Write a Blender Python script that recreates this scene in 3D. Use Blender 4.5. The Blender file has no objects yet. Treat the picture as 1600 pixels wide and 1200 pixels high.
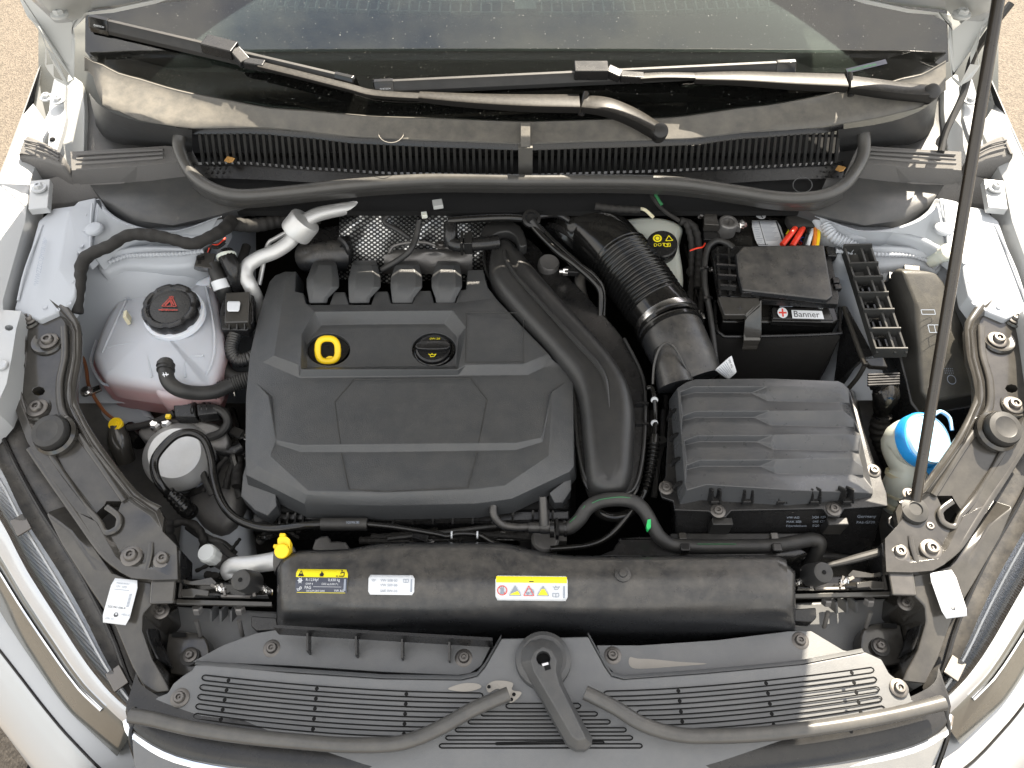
import bpy, bmesh, math, random
from mathutils import Vector, Matrix
from mathutils.geometry import delaunay_2d_cdt
R = math.radians
random.seed(7)
S = bpy.context.scene
COL = S.collection

# ---------------- camera, sky, sun, exposure ----------------
CAMZ, PITCH, FPX = 1.8, 55.0, 1200.0
cam_d = bpy.data.cameras.new("camera"); cam = bpy.data.objects.new("camera", cam_d); COL.objects.link(cam)
cam.location = (0, 0, CAMZ); cam.rotation_euler = (R(90-PITCH), 0, 0)
cam_d.sensor_width = 36; cam_d.lens = 36*FPX/1600; cam_d.clip_start = .02; cam_d.clip_end = 500
S.camera = cam
S.view_settings.view_transform = 'Standard'; S.view_settings.look = 'None'
S.view_settings.exposure = 1.88; S.view_settings.gamma = 1
S.render.resolution_x = 1024; S.render.resolution_y = 768
SUN = Vector((.47, 1.0, 1.26)).normalized()
world = bpy.data.worlds.new("World"); S.world = world; world.use_nodes = True
nt = world.node_tree; nt.nodes.clear()
o_ = nt.nodes.new('ShaderNodeOutputWorld'); bg = nt.nodes.new('ShaderNodeBackground'); sky = nt.nodes.new('ShaderNodeTexSky')
sky.sky_type = 'NISHITA'; sky.sun_disc = False
sky.sun_elevation = math.asin(SUN.z); sky.sun_rotation = math.atan2(SUN.x, SUN.y); sky.air_density = 1.0; sky.dust_density = 2.0
tcw = nt.nodes.new('ShaderNodeTexCoord'); nz = nt.nodes.new('ShaderNodeTexNoise')
nz.inputs['Scale'].default_value = 2.6; nz.inputs['Detail'].default_value = 7; nz.inputs['Roughness'].default_value = .6
cr = nt.nodes.new('ShaderNodeValToRGB'); cr.color_ramp.elements[0].position = .36; cr.color_ramp.elements[1].position = .56
mxw = nt.nodes.new('ShaderNodeMix'); mxw.data_type = 'RGBA'
mxw.inputs[7].default_value = (6.0, 5.75, 5.3, 1)
nt.links.new(tcw.outputs['Generated'], nz.inputs['Vector']); nt.links.new(nz.outputs['Fac'], cr.inputs['Fac'])
nt.links.new(cr.outputs['Color'], mxw.inputs[0]); nt.links.new(sky.outputs['Color'], mxw.inputs[6])
nt.links.new(mxw.outputs[2], bg.inputs['Color']); bg.inputs['Strength'].default_value = .12
nt.links.new(bg.outputs[0], o_.inputs[0])
sl = bpy.data.lights.new("sun", 'SUN'); so = bpy.data.objects.new("sun", sl); COL.objects.link(so)
sl.energy = 5.0; sl.angle = R(.53); sl.color = (1, .90, .75)
so.rotation_euler = (-SUN).to_track_quat('-Z', 'Y').to_euler(); so.location = (2, 4, 5)

# ---------------- rays and curves ----------------
_c, _s = math.cos(R(PITCH)), math.sin(R(PITCH))
def P(px, py, z):
    u, v = (px-800)/FPX, (600-py)/FPX
    dy, dz = _c+_s*v, -_s+_c*v
    t = (z-CAMZ)/dz
    return Vector((u*t, dy*t, z))
def Lz(pts, z=None):
    return [P(p[0], p[1], p[2] if len(p) > 2 else z) for p in pts]
def mir(p):
    c = 802+(p[1]-130)*.038
    q = (2*c-p[0], p[1]-max(0, (p[1]-457)*.026))
    return q+tuple(p[2:])
def crom(pts, n=6, closed=False):
    out = []; N = len(pts); pts = [Vector(p) for p in pts]
    rng = range(N) if closed else range(N-1)
    for i in rng:
        if closed: a, b, c, d = pts[i-1], pts[i], pts[(i+1) % N], pts[(i+2) % N]
        else: a, b, c, d = pts[max(i-1, 0)], pts[i], pts[i+1], pts[min(i+2, N-1)]
        for k in range(n):
            t = k/n
            out.append(.5*((2*b)+(c-a)*t+(2*a-5*b+4*c-d)*t*t+(3*b-a-3*c+d)*t**3))
    if not closed: out.append(pts[-1].copy())
    return out
def lerp(a, b, t): return a+(b-a)*t
def interp(tab, x):
    if x <= tab[0][0]: return tab[0][1]
    for (a, fa), (b, fb) in zip(tab, tab[1:]):
        if x <= b:
            t = (x-a)/(b-a); t = t*t*(3-2*t)*.5+t*.5
            return fa+(fb-fa)*t
    return tab[-1][1]

# ---------------- materials ----------------
def newmat(name):
    m = bpy.data.materials.new(name); m.use_nodes = True
    n = m.node_tree; b = n.nodes['Principled BSDF']
    return m, n, b
def mat(name, col, rough=.5, metal=0, grain=0, gscale=900, dust=0, dcol=(.30, .27, .22), dscale=14, coat=0, var=.15, spec=.5, rvar=.12, emis=None, sss=0, trans=0, ior=1.45, wear=0):
    m, n, b = newmat(name); L = n.links.new
    tc = n.nodes.new('ShaderNodeTexCoord')
    geo = n.nodes.new('ShaderNodeNewGeometry')
    pos = geo.outputs['Position']
    n1 = n.nodes.new('ShaderNodeTexNoise'); n1.inputs['Scale'].default_value = dscale; n1.inputs['Detail'].default_value = 6; n1.inputs['Roughness'].default_value = .65
    L(pos, n1.inputs['Vector'])
    base = n.nodes.new('ShaderNodeMix'); base.data_type = 'RGBA'
    base.inputs[6].default_value = (*[c*(1-var) for c in col], 1); base.inputs[7].default_value = (*[min(1, c*(1+var)) for c in col], 1)
    L(n1.outputs['Fac'], base.inputs[0]); outc = base.outputs[2]
    if dust > 0:
        n2 = n.nodes.new('ShaderNodeTexNoise'); n2.inputs['Scale'].default_value = dscale*2.3; n2.inputs['Detail'].default_value = 9; n2.inputs['Roughness'].default_value = .7
        L(pos, n2.inputs['Vector'])
        rp = n.nodes.new('ShaderNodeMapRange'); rp.inputs[1].default_value = .35; rp.inputs[2].default_value = .8; rp.inputs[3].default_value = .15*dust; rp.inputs[4].default_value = dust
        L(n2.outputs['Fac'], rp.inputs[0])
        sx = n.nodes.new('ShaderNodeSeparateXYZ'); L(geo.outputs['Normal'], sx.inputs[0])
        up = n.nodes.new('ShaderNodeMapRange'); up.inputs[1].default_value = .2; up.inputs[2].default_value = .95; L(sx.outputs['Z'], up.inputs[0])
        mu = n.nodes.new('ShaderNodeMath'); mu.operation = 'MULTIPLY'; L(rp.outputs[0], mu.inputs[0]); L(up.outputs[0], mu.inputs[1])
        dm = n.nodes.new('ShaderNodeMix'); dm.data_type = 'RGBA'; dm.inputs[7].default_value = (*dcol, 1)
        L(outc, dm.inputs[6]); L(mu.outputs[0], dm.inputs[0]); outc = dm.outputs[2]
    L(outc, b.inputs['Base Color'])
    rr = n.nodes.new('ShaderNodeMapRange'); rr.inputs[3].default_value = max(.03, rough-rvar); rr.inputs[4].default_value = min(1, rough+rvar)
    n3 = n.nodes.new('ShaderNodeTexNoise'); n3.inputs['Scale'].default_value = dscale*4; n3.inputs['Detail'].default_value = 5
    L(pos, n3.inputs['Vector']); L(n3.outputs['Fac'], rr.inputs[0]); L(rr.outputs[0], b.inputs['Roughness'])
    b.inputs['Metallic'].default_value = metal; b.inputs['IOR'].default_value = ior
    b.inputs['Specular IOR Level'].default_value = spec
    b.inputs['Coat Weight'].default_value = coat; b.inputs['Coat Roughness'].default_value = .05
    if sss: b.inputs['Subsurface Weight'].default_value = sss; b.inputs['Subsurface Radius'].default_value = (.02, .015, .012); b.inputs['Subsurface Scale'].default_value = .6
    if trans: b.inputs['Transmission Weight'].default_value = trans
    if grain > 0:
        n4 = n.nodes.new('ShaderNodeTexNoise'); n4.inputs['Scale'].default_value = gscale; n4.inputs['Detail'].default_value = 2
        L(pos, n4.inputs['Vector'])
        bp = n.nodes.new('ShaderNodeBump'); bp.inputs['Strength'].default_value = grain; bp.inputs['Distance'].default_value = .0006
        L(n4.outputs['Fac'], bp.inputs['Height']); L(bp.outputs[0], b.inputs['Normal'])
    return m
M = {}
M['cover'] = mat('engine_cover_plastic', (.042, .044, .046), .36, spec=.6, grain=.85, gscale=750, dust=.1, rvar=.06)
M['black'] = mat('black_plastic', (.011, .011, .011), .36, grain=.2, dust=.08)
M['satin'] = mat('satin_black_plastic', (.010, .010, .0105), .27, grain=.12, dust=.05, rvar=.08)
M['gloss'] = mat('gloss_black_plastic', (.006, .006, .006), .14, dust=.06, rvar=.07)
M['duct'] = mat('duct_plastic', (.022, .022, .022), .33, grain=.35, gscale=1300, dust=.06, rvar=.05)
M['grey'] = mat('grey_panel_plastic', (.115, .118, .12), .42, grain=.4, gscale=900, dust=.16, dcol=(.28, .26, .23), rvar=.08)
M['cowl'] = mat('cowl_plastic', (.09, .087, .08), .55, grain=.3, dust=.5, dcol=(.30, .27, .22), dscale=20)
M['dusty'] = mat('dusty_cover_plastic', (.020, .021, .023), .3, grain=.3, dust=.5, dcol=(.2, .18, .15), dscale=16)
M['bracket'] = mat('painted_steel_black', (.030, .028, .025), .2, dust=.15, dcol=(.25, .23, .2), rvar=.08, coat=.3)
M['fuse'] = mat('fuse_box_plastic', (.022, .021, .019), .45, grain=.5, gscale=700, dust=.2, dcol=(.3, .27, .2), rvar=.06)
M['airbox'] = mat('filter_lid_plastic', (.05, .052, .055), .3, grain=.25, dust=.2, dcol=(.22, .2, .17), rvar=.1)
M['arm'] = mat('wiper_arm_paint', (.010, .0095, .009), .42, dust=.14, dcol=(.32, .29, .24), dscale=70, spec=.25, rvar=.08)
M['grey2'] = mat('mid_grey_plastic', (.05, .051, .052), .42, grain=.3, dust=.15, rvar=.06)
M['clearl'] = mat('clear_lens_strip', (.42, .43, .44), .16, coat=1, dust=.06)
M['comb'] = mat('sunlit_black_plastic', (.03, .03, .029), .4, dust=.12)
M['liningdark'] = mat('shade_dark_inner_metal', (.06, .06, .06), .6, grain=.5, gscale=120, dust=.3)  # lower wing colour darkened to stand in for shade down in the gaps
M['pad'] = mat('hood_insulation', (.012, .013, .011), .95)
M['rubber'] = mat('rubber_black', (.017, .017, .017), .5, grain=.15, dust=.12)
M['seal'] = mat('seal_rubber', (.055, .054, .052), .34, grain=.1, dust=.18)
M['foam'] = mat('foam_grey', (.12, .116, .112), .85, grain=1.0, gscale=420, dust=.15)
M['tape'] = mat('cloth_tape', (.014, .013, .012), .75, grain=.8, gscale=500, dust=.06)
M['white'] = mat('white_car_paint', (.38, .39, .395), .3, coat=.5, dust=.10, dcol=(.45, .42, .38), var=.02, rvar=.05)
M['primer'] = mat('inner_white_paint', (.39, .41, .435), .5, dust=.18, dcol=(.36, .36, .37), var=.04, grain=.1, gscale=80)
M['alu'] = mat('aluminium', (.56, .56, .55), .45, metal=.55, dust=.3, grain=.2, gscale=300)
M['cast'] = mat('cast_metal', (.17, .165, .16), .55, metal=.6, dust=.3, grain=.9, gscale=180)
M['steel'] = mat('bright_steel', (.7, .68, .66), .22, metal=1)
M['dsteel'] = mat('dark_steel', (.15, .14, .13), .48, metal=.9, dust=.1)
M['chrome'] = mat('chrome', (.85, .86, .88), .06, metal=1, rvar=.03)
M['rod'] = mat('prop_rod_paint', (.022, .017, .012), .3, dust=.1, coat=.3)
M['tank'] = mat('milky_plastic', (.70, .72, .76), .35, sss=.4, var=.04, dust=.04, rvar=.05)
M['pink'] = mat('pink_fluid_plastic', (.45, .24, .24), .35, sss=.4, var=.06)
def fluid_tank():
    m = mat('coolant_tank_plastic', (.47, .485, .515), .33, sss=.35, var=.03, dust=.04, rvar=.05)
    n = m.node_tree; b = n.nodes['Principled BSDF']; L = n.links.new; g = n.nodes.new('ShaderNodeNewGeometry'); sx = n.nodes.new('ShaderNodeSeparateXYZ'); L(g.outputs['Position'], sx.inputs[0])
    mr = n.nodes.new('ShaderNodeMapRange'); mr.inputs[1].default_value = .800; mr.inputs[2].default_value = .770; L(sx.outputs['Z'], mr.inputs[0])
    mx = n.nodes.new('ShaderNodeMix'); mx.data_type = 'RGBA'; mx.inputs[7].default_value = (.44, .29, .29, 1)
    src = b.inputs['Base Color'].links[0].from_socket; L(src, mx.inputs[6]); L(mr.outputs[0], mx.inputs[0]); L(mx.outputs[2], b.inputs['Base Color']); return m
M['tankf'] = fluid_tank()
M['ivory'] = mat('ivory_plastic', (.60, .62, .55), .38, sss=.3, var=.04)
M['yivory'] = mat('yellowed_plastic', (.62, .57, .40), .4, sss=.3, var=.04)
M['blue'] = mat('blue_cap_plastic', (.02, .25, .62), .3, dust=.05)
M['capw'] = mat('cap_pale_blue', (.42, .66, .85), .25, var=.04)
M['yellow'] = mat('yellow_plastic', (.86, .58, .012), .35, var=.06)
M['plabel'] = mat('label_white', (.62, .635, .65), .35, var=.02)
M['pyellow'] = mat('label_yellow', (.85, .72, .02), .35, var=.02)
M['pblack'] = mat('label_black', (.02, .02, .025), .35)
M['pdark'] = mat('label_dark_blue', (.05, .055, .075), .35)
M['pgrey'] = mat('label_grey', (.25, .28, .33), .4)
M['pred'] = mat('label_red', (.65, .05, .03), .4)
M['pdred'] = mat('label_dull_red', (.38, .05, .035), .5)
M['pblue'] = mat('label_blue', (.03, .12, .5), .4)
M['green'] = mat('green_mark', (.02, .5, .12), .5)
M['dgreen'] = mat('dull_green_print', (.03, .16, .06), .6)
M['red'] = mat('red_wire', (.78, .05, .02), .35)
M['orange'] = mat('orange_wire', (.7, .2, .02), .4)
M['brown'] = mat('brown_wire', (.22, .08, .03), .5)
M['leaf'] = mat('dry_leaf', (.5, .27, .08), .8)
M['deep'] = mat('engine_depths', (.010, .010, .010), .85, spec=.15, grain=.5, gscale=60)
M['dash'] = mat('dashboard_plastic', (.10, .105, .10), .7, grain=.5, gscale=500, dust=.2)
M['dashl'] = mat('dashboard_vent_plastic', (.62, .66, .63), .7, grain=.3, gscale=500)
M['liner'] = mat('hood_inner_paint', (.40, .41, .40), .4, dust=.1, var=.03)
M['scuff'] = mat('dried_water_stain', (.27, .25, .22), .75, grain=.4, gscale=300, var=.25)
def asphalt():
    m, n, b = newmat('asphalt'); L = n.links.new; geo = n.nodes.new('ShaderNodeNewGeometry')
    v = n.nodes.new('ShaderNodeTexVoronoi'); v.inputs['Scale'].default_value = 190; L(geo.outputs['Position'], v.inputs['Vector'])
    cr = n.nodes.new('ShaderNodeValToRGB'); e = cr.color_ramp.elements
    e[0].position = 0; e[0].color = (.075, .061, .046, 1); e[1].position = 1; e[1].color = (.155, .128, .097, 1)
    sp = n.nodes.new('ShaderNodeSeparateColor'); L(v.outputs['Color'], sp.inputs[0]); L(sp.outputs[0], cr.inputs[0])
    L(cr.outputs[0], b.inputs['Base Color']); b.inputs['Roughness'].default_value = .9
    bp = n.nodes.new('ShaderNodeBump'); bp.inputs['Strength'].default_value = .9; bp.inputs['Distance'].default_value = .003
    L(v.outputs['Distance'], bp.inputs['Height']); L(bp.outputs[0], b.inputs['Normal']); return m
M['asphalt'] = asphalt()
def dotfoil():
    m, n, b = newmat('dimpled_foil'); L = n.links.new; tc = n.nodes.new('ShaderNodeTexCoord')
    mp = n.nodes.new('ShaderNodeMapping'); mp.inputs['Rotation'].default_value = (0, 0, R(45)); mp.inputs['Scale'].default_value = (130, 130, 0)
    L(tc.outputs['UV'], mp.inputs[0])
    nn = n.nodes.new('ShaderNodeTexNoise'); nn.inputs['Scale'].default_value = 12; L(tc.outputs['UV'], nn.inputs['Vector'])
    fr = n.nodes.new('ShaderNodeVectorMath'); fr.operation = 'FRACTION'; L(mp.outputs[0], fr.inputs[0])
    di = n.nodes.new('ShaderNodeVectorMath'); di.operation = 'DISTANCE'; di.inputs[1].default_value = (.5, .5, 0); L(fr.outputs[0], di.inputs[0])
    mr = n.nodes.new('ShaderNodeMapRange'); mr.inputs[1].default_value = .34; mr.inputs[2].default_value = .28; L(di.outputs['Value'], mr.inputs[0])
    mx = n.nodes.new('ShaderNodeMix'); mx.data_type = 'RGBA'; mx.inputs[6].default_value = (.02, .02, .02, 1); mx.inputs[7].default_value = (.62, .62, .6, 1)
    L(mr.outputs[0], mx.inputs[0]); L(mx.outputs[2], b.inputs['Base Color']); L(mr.outputs[0], b.inputs['Metallic'])
    b.inputs['Roughness'].default_value = .38
    bp = n.nodes.new('ShaderNodeBump'); bp.inputs['Strength'].default_value = .6; bp.inputs['Distance'].default_value = .002; L(mr.outputs[0], bp.inputs['Height']); L(bp.outputs[0], b.inputs['Normal'])
    return m
M['foil'] = dotfoil()
def glassmat(name, tint, ior=1.5, dusty=.0):
    m, n, b = newmat(name); L = n.links.new; out = n.nodes['Material Output']
    tr = n.nodes.new('ShaderNodeBsdfTransparent'); tr.inputs[0].default_value = (*tint, 1)
    gl = n.nodes.new('ShaderNodeBsdfGlossy'); gl.inputs['Roughness'].default_value = .01
    fr = n.nodes.new('ShaderNodeFresnel'); fr.inputs[0].default_value = ior
    m1 = n.nodes.new('ShaderNodeMixShader'); L(fr.outputs[0], m1.inputs[0]); L(tr.outputs[0], m1.inputs[1]); L(gl.outputs[0], m1.inputs[2])
    n1 = n.nodes.new('ShaderNodeTexNoise'); n1.inputs['Scale'].default_value = 330; n1.inputs['Detail'].default_value = 2; geo = n.nodes.new('ShaderNodeNewGeometry'); L(geo.outputs['Position'], n1.inputs['Vector'])
    mr = n.nodes.new('ShaderNodeMapRange'); mr.inputs[1].default_value = .71; mr.inputs[2].default_value = .76; mr.inputs[3].default_value = dusty; mr.inputs[4].default_value = .5 if dusty else 0; L(n1.outputs['Fac'], mr.inputs[0])
    df = n.nodes.new('ShaderNodeBsdfDiffuse'); df.inputs[0].default_value = (.5, .5, .46, 1)
    m2 = n.nodes.new('ShaderNodeMixShader'); L(mr.outputs[0], m2.inputs[0]); L(m1.outputs[0], m2.inputs[1]); L(df.outputs[0], m2.inputs[2])
    L(m2.outputs[0], out.inputs[0]); return m
M['glass'] = glassmat('windshield_glass', (.42, .47, .44), 1.8, .006)
M['lens'] = glassmat('headlight_lens', (.95, .96, .97), 1.45)

# ---------------- geometry makers: each gives (verts, faces) ----------------
def area2(p): return sum(a.x*b.y-b.x*a.y for a, b in zip(p, p[1:]+p[:1]))
def inset(p, d):
    n = len(p); s = 1 if area2(p) > 0 else -1; out = []
    for i in range(n):
        a, b, c = p[i-1], p[i], p[(i+1) % n]
        e1 = (b-a).to_2d(); e2 = (c-b).to_2d()
        if e1.length < 1e-9: e1 = e2
        if e2.length < 1e-9: e2 = e1
        e1.normalize(); e2.normalize()
        n1 = Vector((-e1.y, e1.x))*s; n2 = Vector((-e2.y, e2.x))*s
        m = n1+n2; k = m.length
        if k < .3: m = n1; k = 1; f = 1
        else: m = m/k; f = min(1/max(.4, m.dot(n1)), 1.8)
        out.append(Vector((b.x+m.x*d*f, b.y+m.y*d*f, b.z)))
    return out
def loft(rings, cap0=True, cap1=True, closed=True):
    v = []; f = []; n = len(rings[0])
    for r in rings: v += [Vector(p) for p in r]
    m = n if closed else n-1
    for k in range(len(rings)-1):
        for i in range(m):
            j = (i+1) % n
            f.append((k*n+i, k*n+j, (k+1)*n+j, (k+1)*n+i))
    if cap0: f.append(tuple(range(n-1, -1, -1)))
    if cap1: f.append(tuple((len(rings)-1)*n+i for i in range(n)))
    return v, f
def down(p, h): return [Vector((a.x, a.y, a.z-h)) for a in p]
def slab(pts, z=None, h=.01, flare=0, w=False):
    top = [Vector(p) for p in pts] if w else Lz(pts, z)
    return loft([inset(down(top, h), -flare) if flare else down(top, h), top])
def pill(pts, z=None, h=.04, r=.01, seg=5, sm=4, dome=0, w=False, flare=0, spine=None):
    top = [Vector(p) for p in pts] if w else Lz(pts, z)
    if sm > 1: top = crom(top, sm, True)
    rings = [inset(down(top, h), -flare) if flare else down(top, h)]
    if spine:
        sp_ = Lz([(x, y, top[0].z) for x, y in spine]); dirs = []
        for p in top:
            best = None
            for a, b in zip(sp_, sp_[1:]):
                ab = (b-a).to_2d(); u = max(0, min(1, (p-a).to_2d().dot(ab)/ab.length_squared)); q = a.to_2d()+ab*u; d = (q-p.to_2d())
                if best is None or d.length < best.length: best = d
            dirs.append(best)
        # smooth the pull directions so the edge never folds
        for _ in range(6): dirs = [(dirs[i-1]+dirs[i]*2+dirs[(i+1) % len(dirs)])/4 for i in range(len(dirs))]
        for k in range(seg+1):
            a = k/seg*math.pi/2; e = r*(1-math.cos(a)); q = down(top, r*(1-math.sin(a))); rg = []
            for p, d in zip(q, dirs):
                v = d.normalized()*min(e, d.length*.8*(1-math.cos(a)) if d.length*.8 < r else e); rg.append(Vector((p.x+v.x, p.y+v.y, p.z)))
            rings.append(rg)
        return loft(rings)
    for k in range(seg+1):
        a = k/seg*math.pi/2
        rings.append(inset(down(top, r*(1-math.sin(a))), r*(1-math.cos(a))))
    if dome:
        last = rings[-1]; c = sum(last, Vector())/len(last)
        for t in (.25, .5, .75, .93):
            rings.append([a.lerp(c, t)+Vector((0, 0, dome*(1-(1-t)**2))) for a in last])
    return loft(rings)
def frames(path):
    T = []
    for i in range(len(path)):
        a = path[max(i-1, 0)]; b = path[min(i+1, len(path)-1)]; t = (b-a)
        T.append(t.normalized() if t.length > 1e-9 else (T[-1] if T else Vector((1, 0, 0))))
    up = Vector((0, 0, 1))
    if abs(T[0].dot(up)) > .95: up = Vector((0, 1, 0))
    N = (up-T[0]*T[0].dot(up)).normalized(); out = []
    for t in T:
        N = (N-t*N.dot(t)); N.normalize(); out.append((t, N, t.cross(N)))
    return out
def tube(pts, r=.005, n=12, sm=6, corr=None, cap=True, r2=None, pw=None):
    """r: number or list per control point (interpolated); r2: second (vertical) radius; corr=(pitch, amp, t0, t1)"""
    path = crom(pts, sm) if sm > 1 and len(pts) > 2 else [Vector(p) for p in pts]
    K = len(path)
    def rad(tab, i):
        if not isinstance(tab, (list, tuple)): return tab
        u = i/(K-1)*(len(tab)-1); k = min(int(u), len(tab)-2); return lerp(tab[k], tab[k+1], u-k)
    R1 = [rad(r, i) for i in range(K)]; R2 = [rad(r2, i) for i in range(K)] if r2 is not None else R1
    if corr:
        pitch, amp, t0, t1 = corr; L = [0]
        for a, b in zip(path, path[1:]): L.append(L[-1]+(b-a).length)
        tot = L[-1]; m = max(K, int(tot/pitch*8)); np_, n1, n2 = [], [], []
        j = 0
        for q in range(m+1):
            s = tot*q/m
            while j < K-2 and L[j+1] < s: j += 1
            u = (s-L[j])/max(1e-9, L[j+1]-L[j]); np_.append(path[j].lerp(path[j+1], u))
            on = 1 if t0 <= q/m <= t1 else 0
            d = amp*on*(math.sin(2*math.pi*s/pitch))
            n1.append(lerp(R1[j], R1[j+1], u)+d); n2.append(lerp(R2[j], R2[j+1], u)+d)
        path, R1, R2 = np_, n1, n2
    F = frames(path); rings = []
    for p, (t, N, B), a, b in zip(path, F, R1, R2):
        ring = []
        for k in range(n):
            c, s = math.cos(2*math.pi*k/n), math.sin(2*math.pi*k/n)
            if pw: c = math.copysign(abs(c)**pw, c); s = math.copysign(abs(s)**pw, s)
            ring.append(p+B*(c*a)+N*(s*b))
        rings.append(ring)
    return loft(rings, cap, cap)
def rot_to(axis):
    return Vector((0, 0, 1)).rotation_difference(Vector(axis).normalized()).to_matrix()
def lathe(prof, loc=(0, 0, 0), axis=(0, 0, 1), n=28, capt=True):
    Mx = rot_to(axis); loc = Vector(loc); rings = []
    for r, z in prof:
        rings.append([loc+Mx @ Vector((r*math.cos(2*math.pi*k/n), r*math.sin(2*math.pi*k/n), z)) for k in range(n)])
    return loft(rings, True, True)
def box(c, s, rz=0, rx=0, ry=0):
    from mathutils import Euler
    Mx = Euler((R(rx), R(ry), R(rz))).to_matrix(); c = Vector(c); v = []
    for dz in (-1, 1):
        for dx, dy in ((-1, -1), (1, -1), (1, 1), (-1, 1)):
            v.append(c+Mx @ Vector((dx*s[0]/2, dy*s[1]/2, dz*s[2]/2)))
    return v, [(3, 2, 1, 0), (4, 5, 6, 7), (0, 1, 5, 4), (1, 2, 6, 5), (2, 3, 7, 6), (3, 0, 4, 7)]
def bar(a, b, w, h):
    """rectangular bar from a to b (world points)"""
    a, b = Vector(a), Vector(b); t = (b-a).normalized(); up = Vector((0, 0, 1))
    if abs(t.dot(up)) > .95: up = Vector((0, 1, 0))
    s = t.cross(up).normalized()*w/2; u = s.cross(t).normalized()*h/2
    r = [[p+s*x+u*y for x, y in ((-1, -1), (1, -1), (1, 1), (-1, 1))] for p in (a, b)]
    return loft(r)
def grid(rows, sm=5, thick=0):
    """smooth sheet through rows of world points"""
    rr = [crom(r, sm) if sm > 1 else r for r in rows]
    cols = list(zip(*rr)); cc = [crom(list(c), sm) if sm > 1 else list(c) for c in cols]
    rr = list(zip(*cc)); n = len(rr[0]); v = [p for r in rr for p in r]; f = []
    for i in range(len(rr)-1):
        for j in range(n-1): f.append((i*n+j, i*n+j+1, (i+1)*n+j+1, (i+1)*n+j))
    return v, f
def inpoly(x, y, poly):
    c = False; n = len(poly)
    for i in range(n):
        a, b = poly[i], poly[i-1]
        if (a[1] > y) != (b[1] > y) and x < (b[0]-a[0])*(y-a[1])/(b[1]-a[1])+a[0]: c = not c
    return c
def relief(outer, lines=(), holes=(), skirt=.03, flare=0, hole_h=.02):
    """facetted top surface. outer, holes: closed loops of (px,py,z); lines: (closed?, [(px,py,z)...])"""
    pts = []; edges = []
    def add(loop, closed):
        w = loop if isinstance(loop[0], Vector) else Lz(loop)
        i0 = len(pts); pts.extend(w)
        for k in range(len(w)-1): edges.append((i0+k, i0+k+1))
        if closed: edges.append((i0+len(w)-1, i0))
        return w
    O = add(outer, True); H = [add(h, True) for h in holes]
    for cl, ln in lines: add(ln, cl)
    v2, e2, f2, ov, oe, of = delaunay_2d_cdt([p.to_2d() for p in pts], edges, [], 0, 1e-6)
    V = []
    for i, p in enumerate(v2):
        if ov[i]: z = pts[ov[i][0]].z
        else:
            ds = sorted(((q.to_2d()-p).length, q.z) for q in pts)[:2]; z = (ds[0][1]+ds[1][1])/2
        V.append(Vector((p.x, p.y, z)))
    F = []; o2 = [p.to_2d() for p in O]; h2 = [[p.to_2d() for p in h] for h in H]
    for f in f2:
        c = sum((V[i] for i in f), Vector())/len(f)
        if inpoly(c.x, c.y, o2) and not any(inpoly(c.x, c.y, h) for h in h2): F.append(tuple(f))
    # fix winding up
    FF = []
    for f in F:
        a, b, c = V[f[0]], V[f[1]], V[f[2]]
        FF.append(f if (b-a).cross(c-a).z > 0 else tuple(reversed(f)))
    v, f = V, FF
    if skirt:
        g = loft([inset(down(O, skirt), -flare), O], False, False); v, f = join((v, f), g)
    for h in H:
        g = loft([down(h, hole_h), h], False, False); v, f = join((v, f), g)
    return v, f
def join(*gs):
    v = []; f = []
    for g in gs:
        k = len(v); v += list(g[0]); f += [tuple(i+k for i in q) for q in g[1]]
    return v, f
def bead(pts, r=.0015, sm=1, z=None):
    return tube(Lz(pts, z), r, 6, sm)

# ---------------- objects ----------------
WL = {}
SPLIT = {'latch', 'frame_bar', 'vent_rim', 'frame_rib', 'ridge', 'end_ridge', 'lower_ledge', 'rib', 'stud', 'studs', 'rail', 'inner_clip', 'level_window', 'clamp_ring', 'mould_rib', 'neck_ring', 'white_collar', 'housing', 'key_hole', 'green_print'}
SING = {'studs': 'stud', 'lower_ledge': 'ledge'}
def ob(name, g, m, parent=None, bev=0, smooth=True, ang=32, sub=0, thick=0, uv=False, seg=2, recalc=True):
    if isinstance(g, list) and parent and len(g) > 1 and name in SPLIT:
        return [ob(SING.get(name, name), q, m, parent, bev, smooth, ang, sub, thick, uv, seg, recalc) for q in g][-1]
    if isinstance(g, list): g = join(*g)
    pl = WL[parent.name] if parent else Vector((0, 0, 0))
    if parent is None:
        vs = g[0]; org = Vector((sum(p.x for p in vs)/len(vs), sum(p.y for p in vs)/len(vs), min(p.z for p in vs)))
    else: org = pl
    me = bpy.data.meshes.new(name)
    me.from_pydata([tuple(Vector(p)-org) for p in g[0]], [], g[1]); me.update()
    bm = bmesh.new(); bm.from_mesh(me)
    bmesh.ops.remove_doubles(bm, verts=bm.verts, dist=1e-6)
    if recalc: bmesh.ops.recalc_face_normals(bm, faces=bm.faces)
    if bev: bmesh.ops.dissolve_limit(bm, angle_limit=R(1.2), verts=bm.verts, edges=bm.edges)
    bm.to_mesh(me); bm.free()
    if smooth:
        for p in me.polygons: p.use_smooth = True
        if not bev: me.set_sharp_from_angle(angle=R(ang))
    me.materials.append(M[m])
    o = bpy.data.objects.new(name, me); COL.objects.link(o)
    if parent: o.parent = parent; WL[o.name] = pl
    else: o.location = org; WL[o.name] = org
    if thick:
        md = o.modifiers.new('solid', 'SOLIDIFY'); md.thickness = thick; md.offset = -1
    if bev:
        md = o.modifiers.new('bevel', 'BEVEL'); md.width = bev; md.segments = seg; md.limit_method = 'ANGLE'; md.angle_limit = R(25); md.harden_normals = True
    if sub:
        md = o.modifiers.new('sub', 'SUBSURF'); md.levels = sub; md.render_levels = sub
    return o
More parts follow.
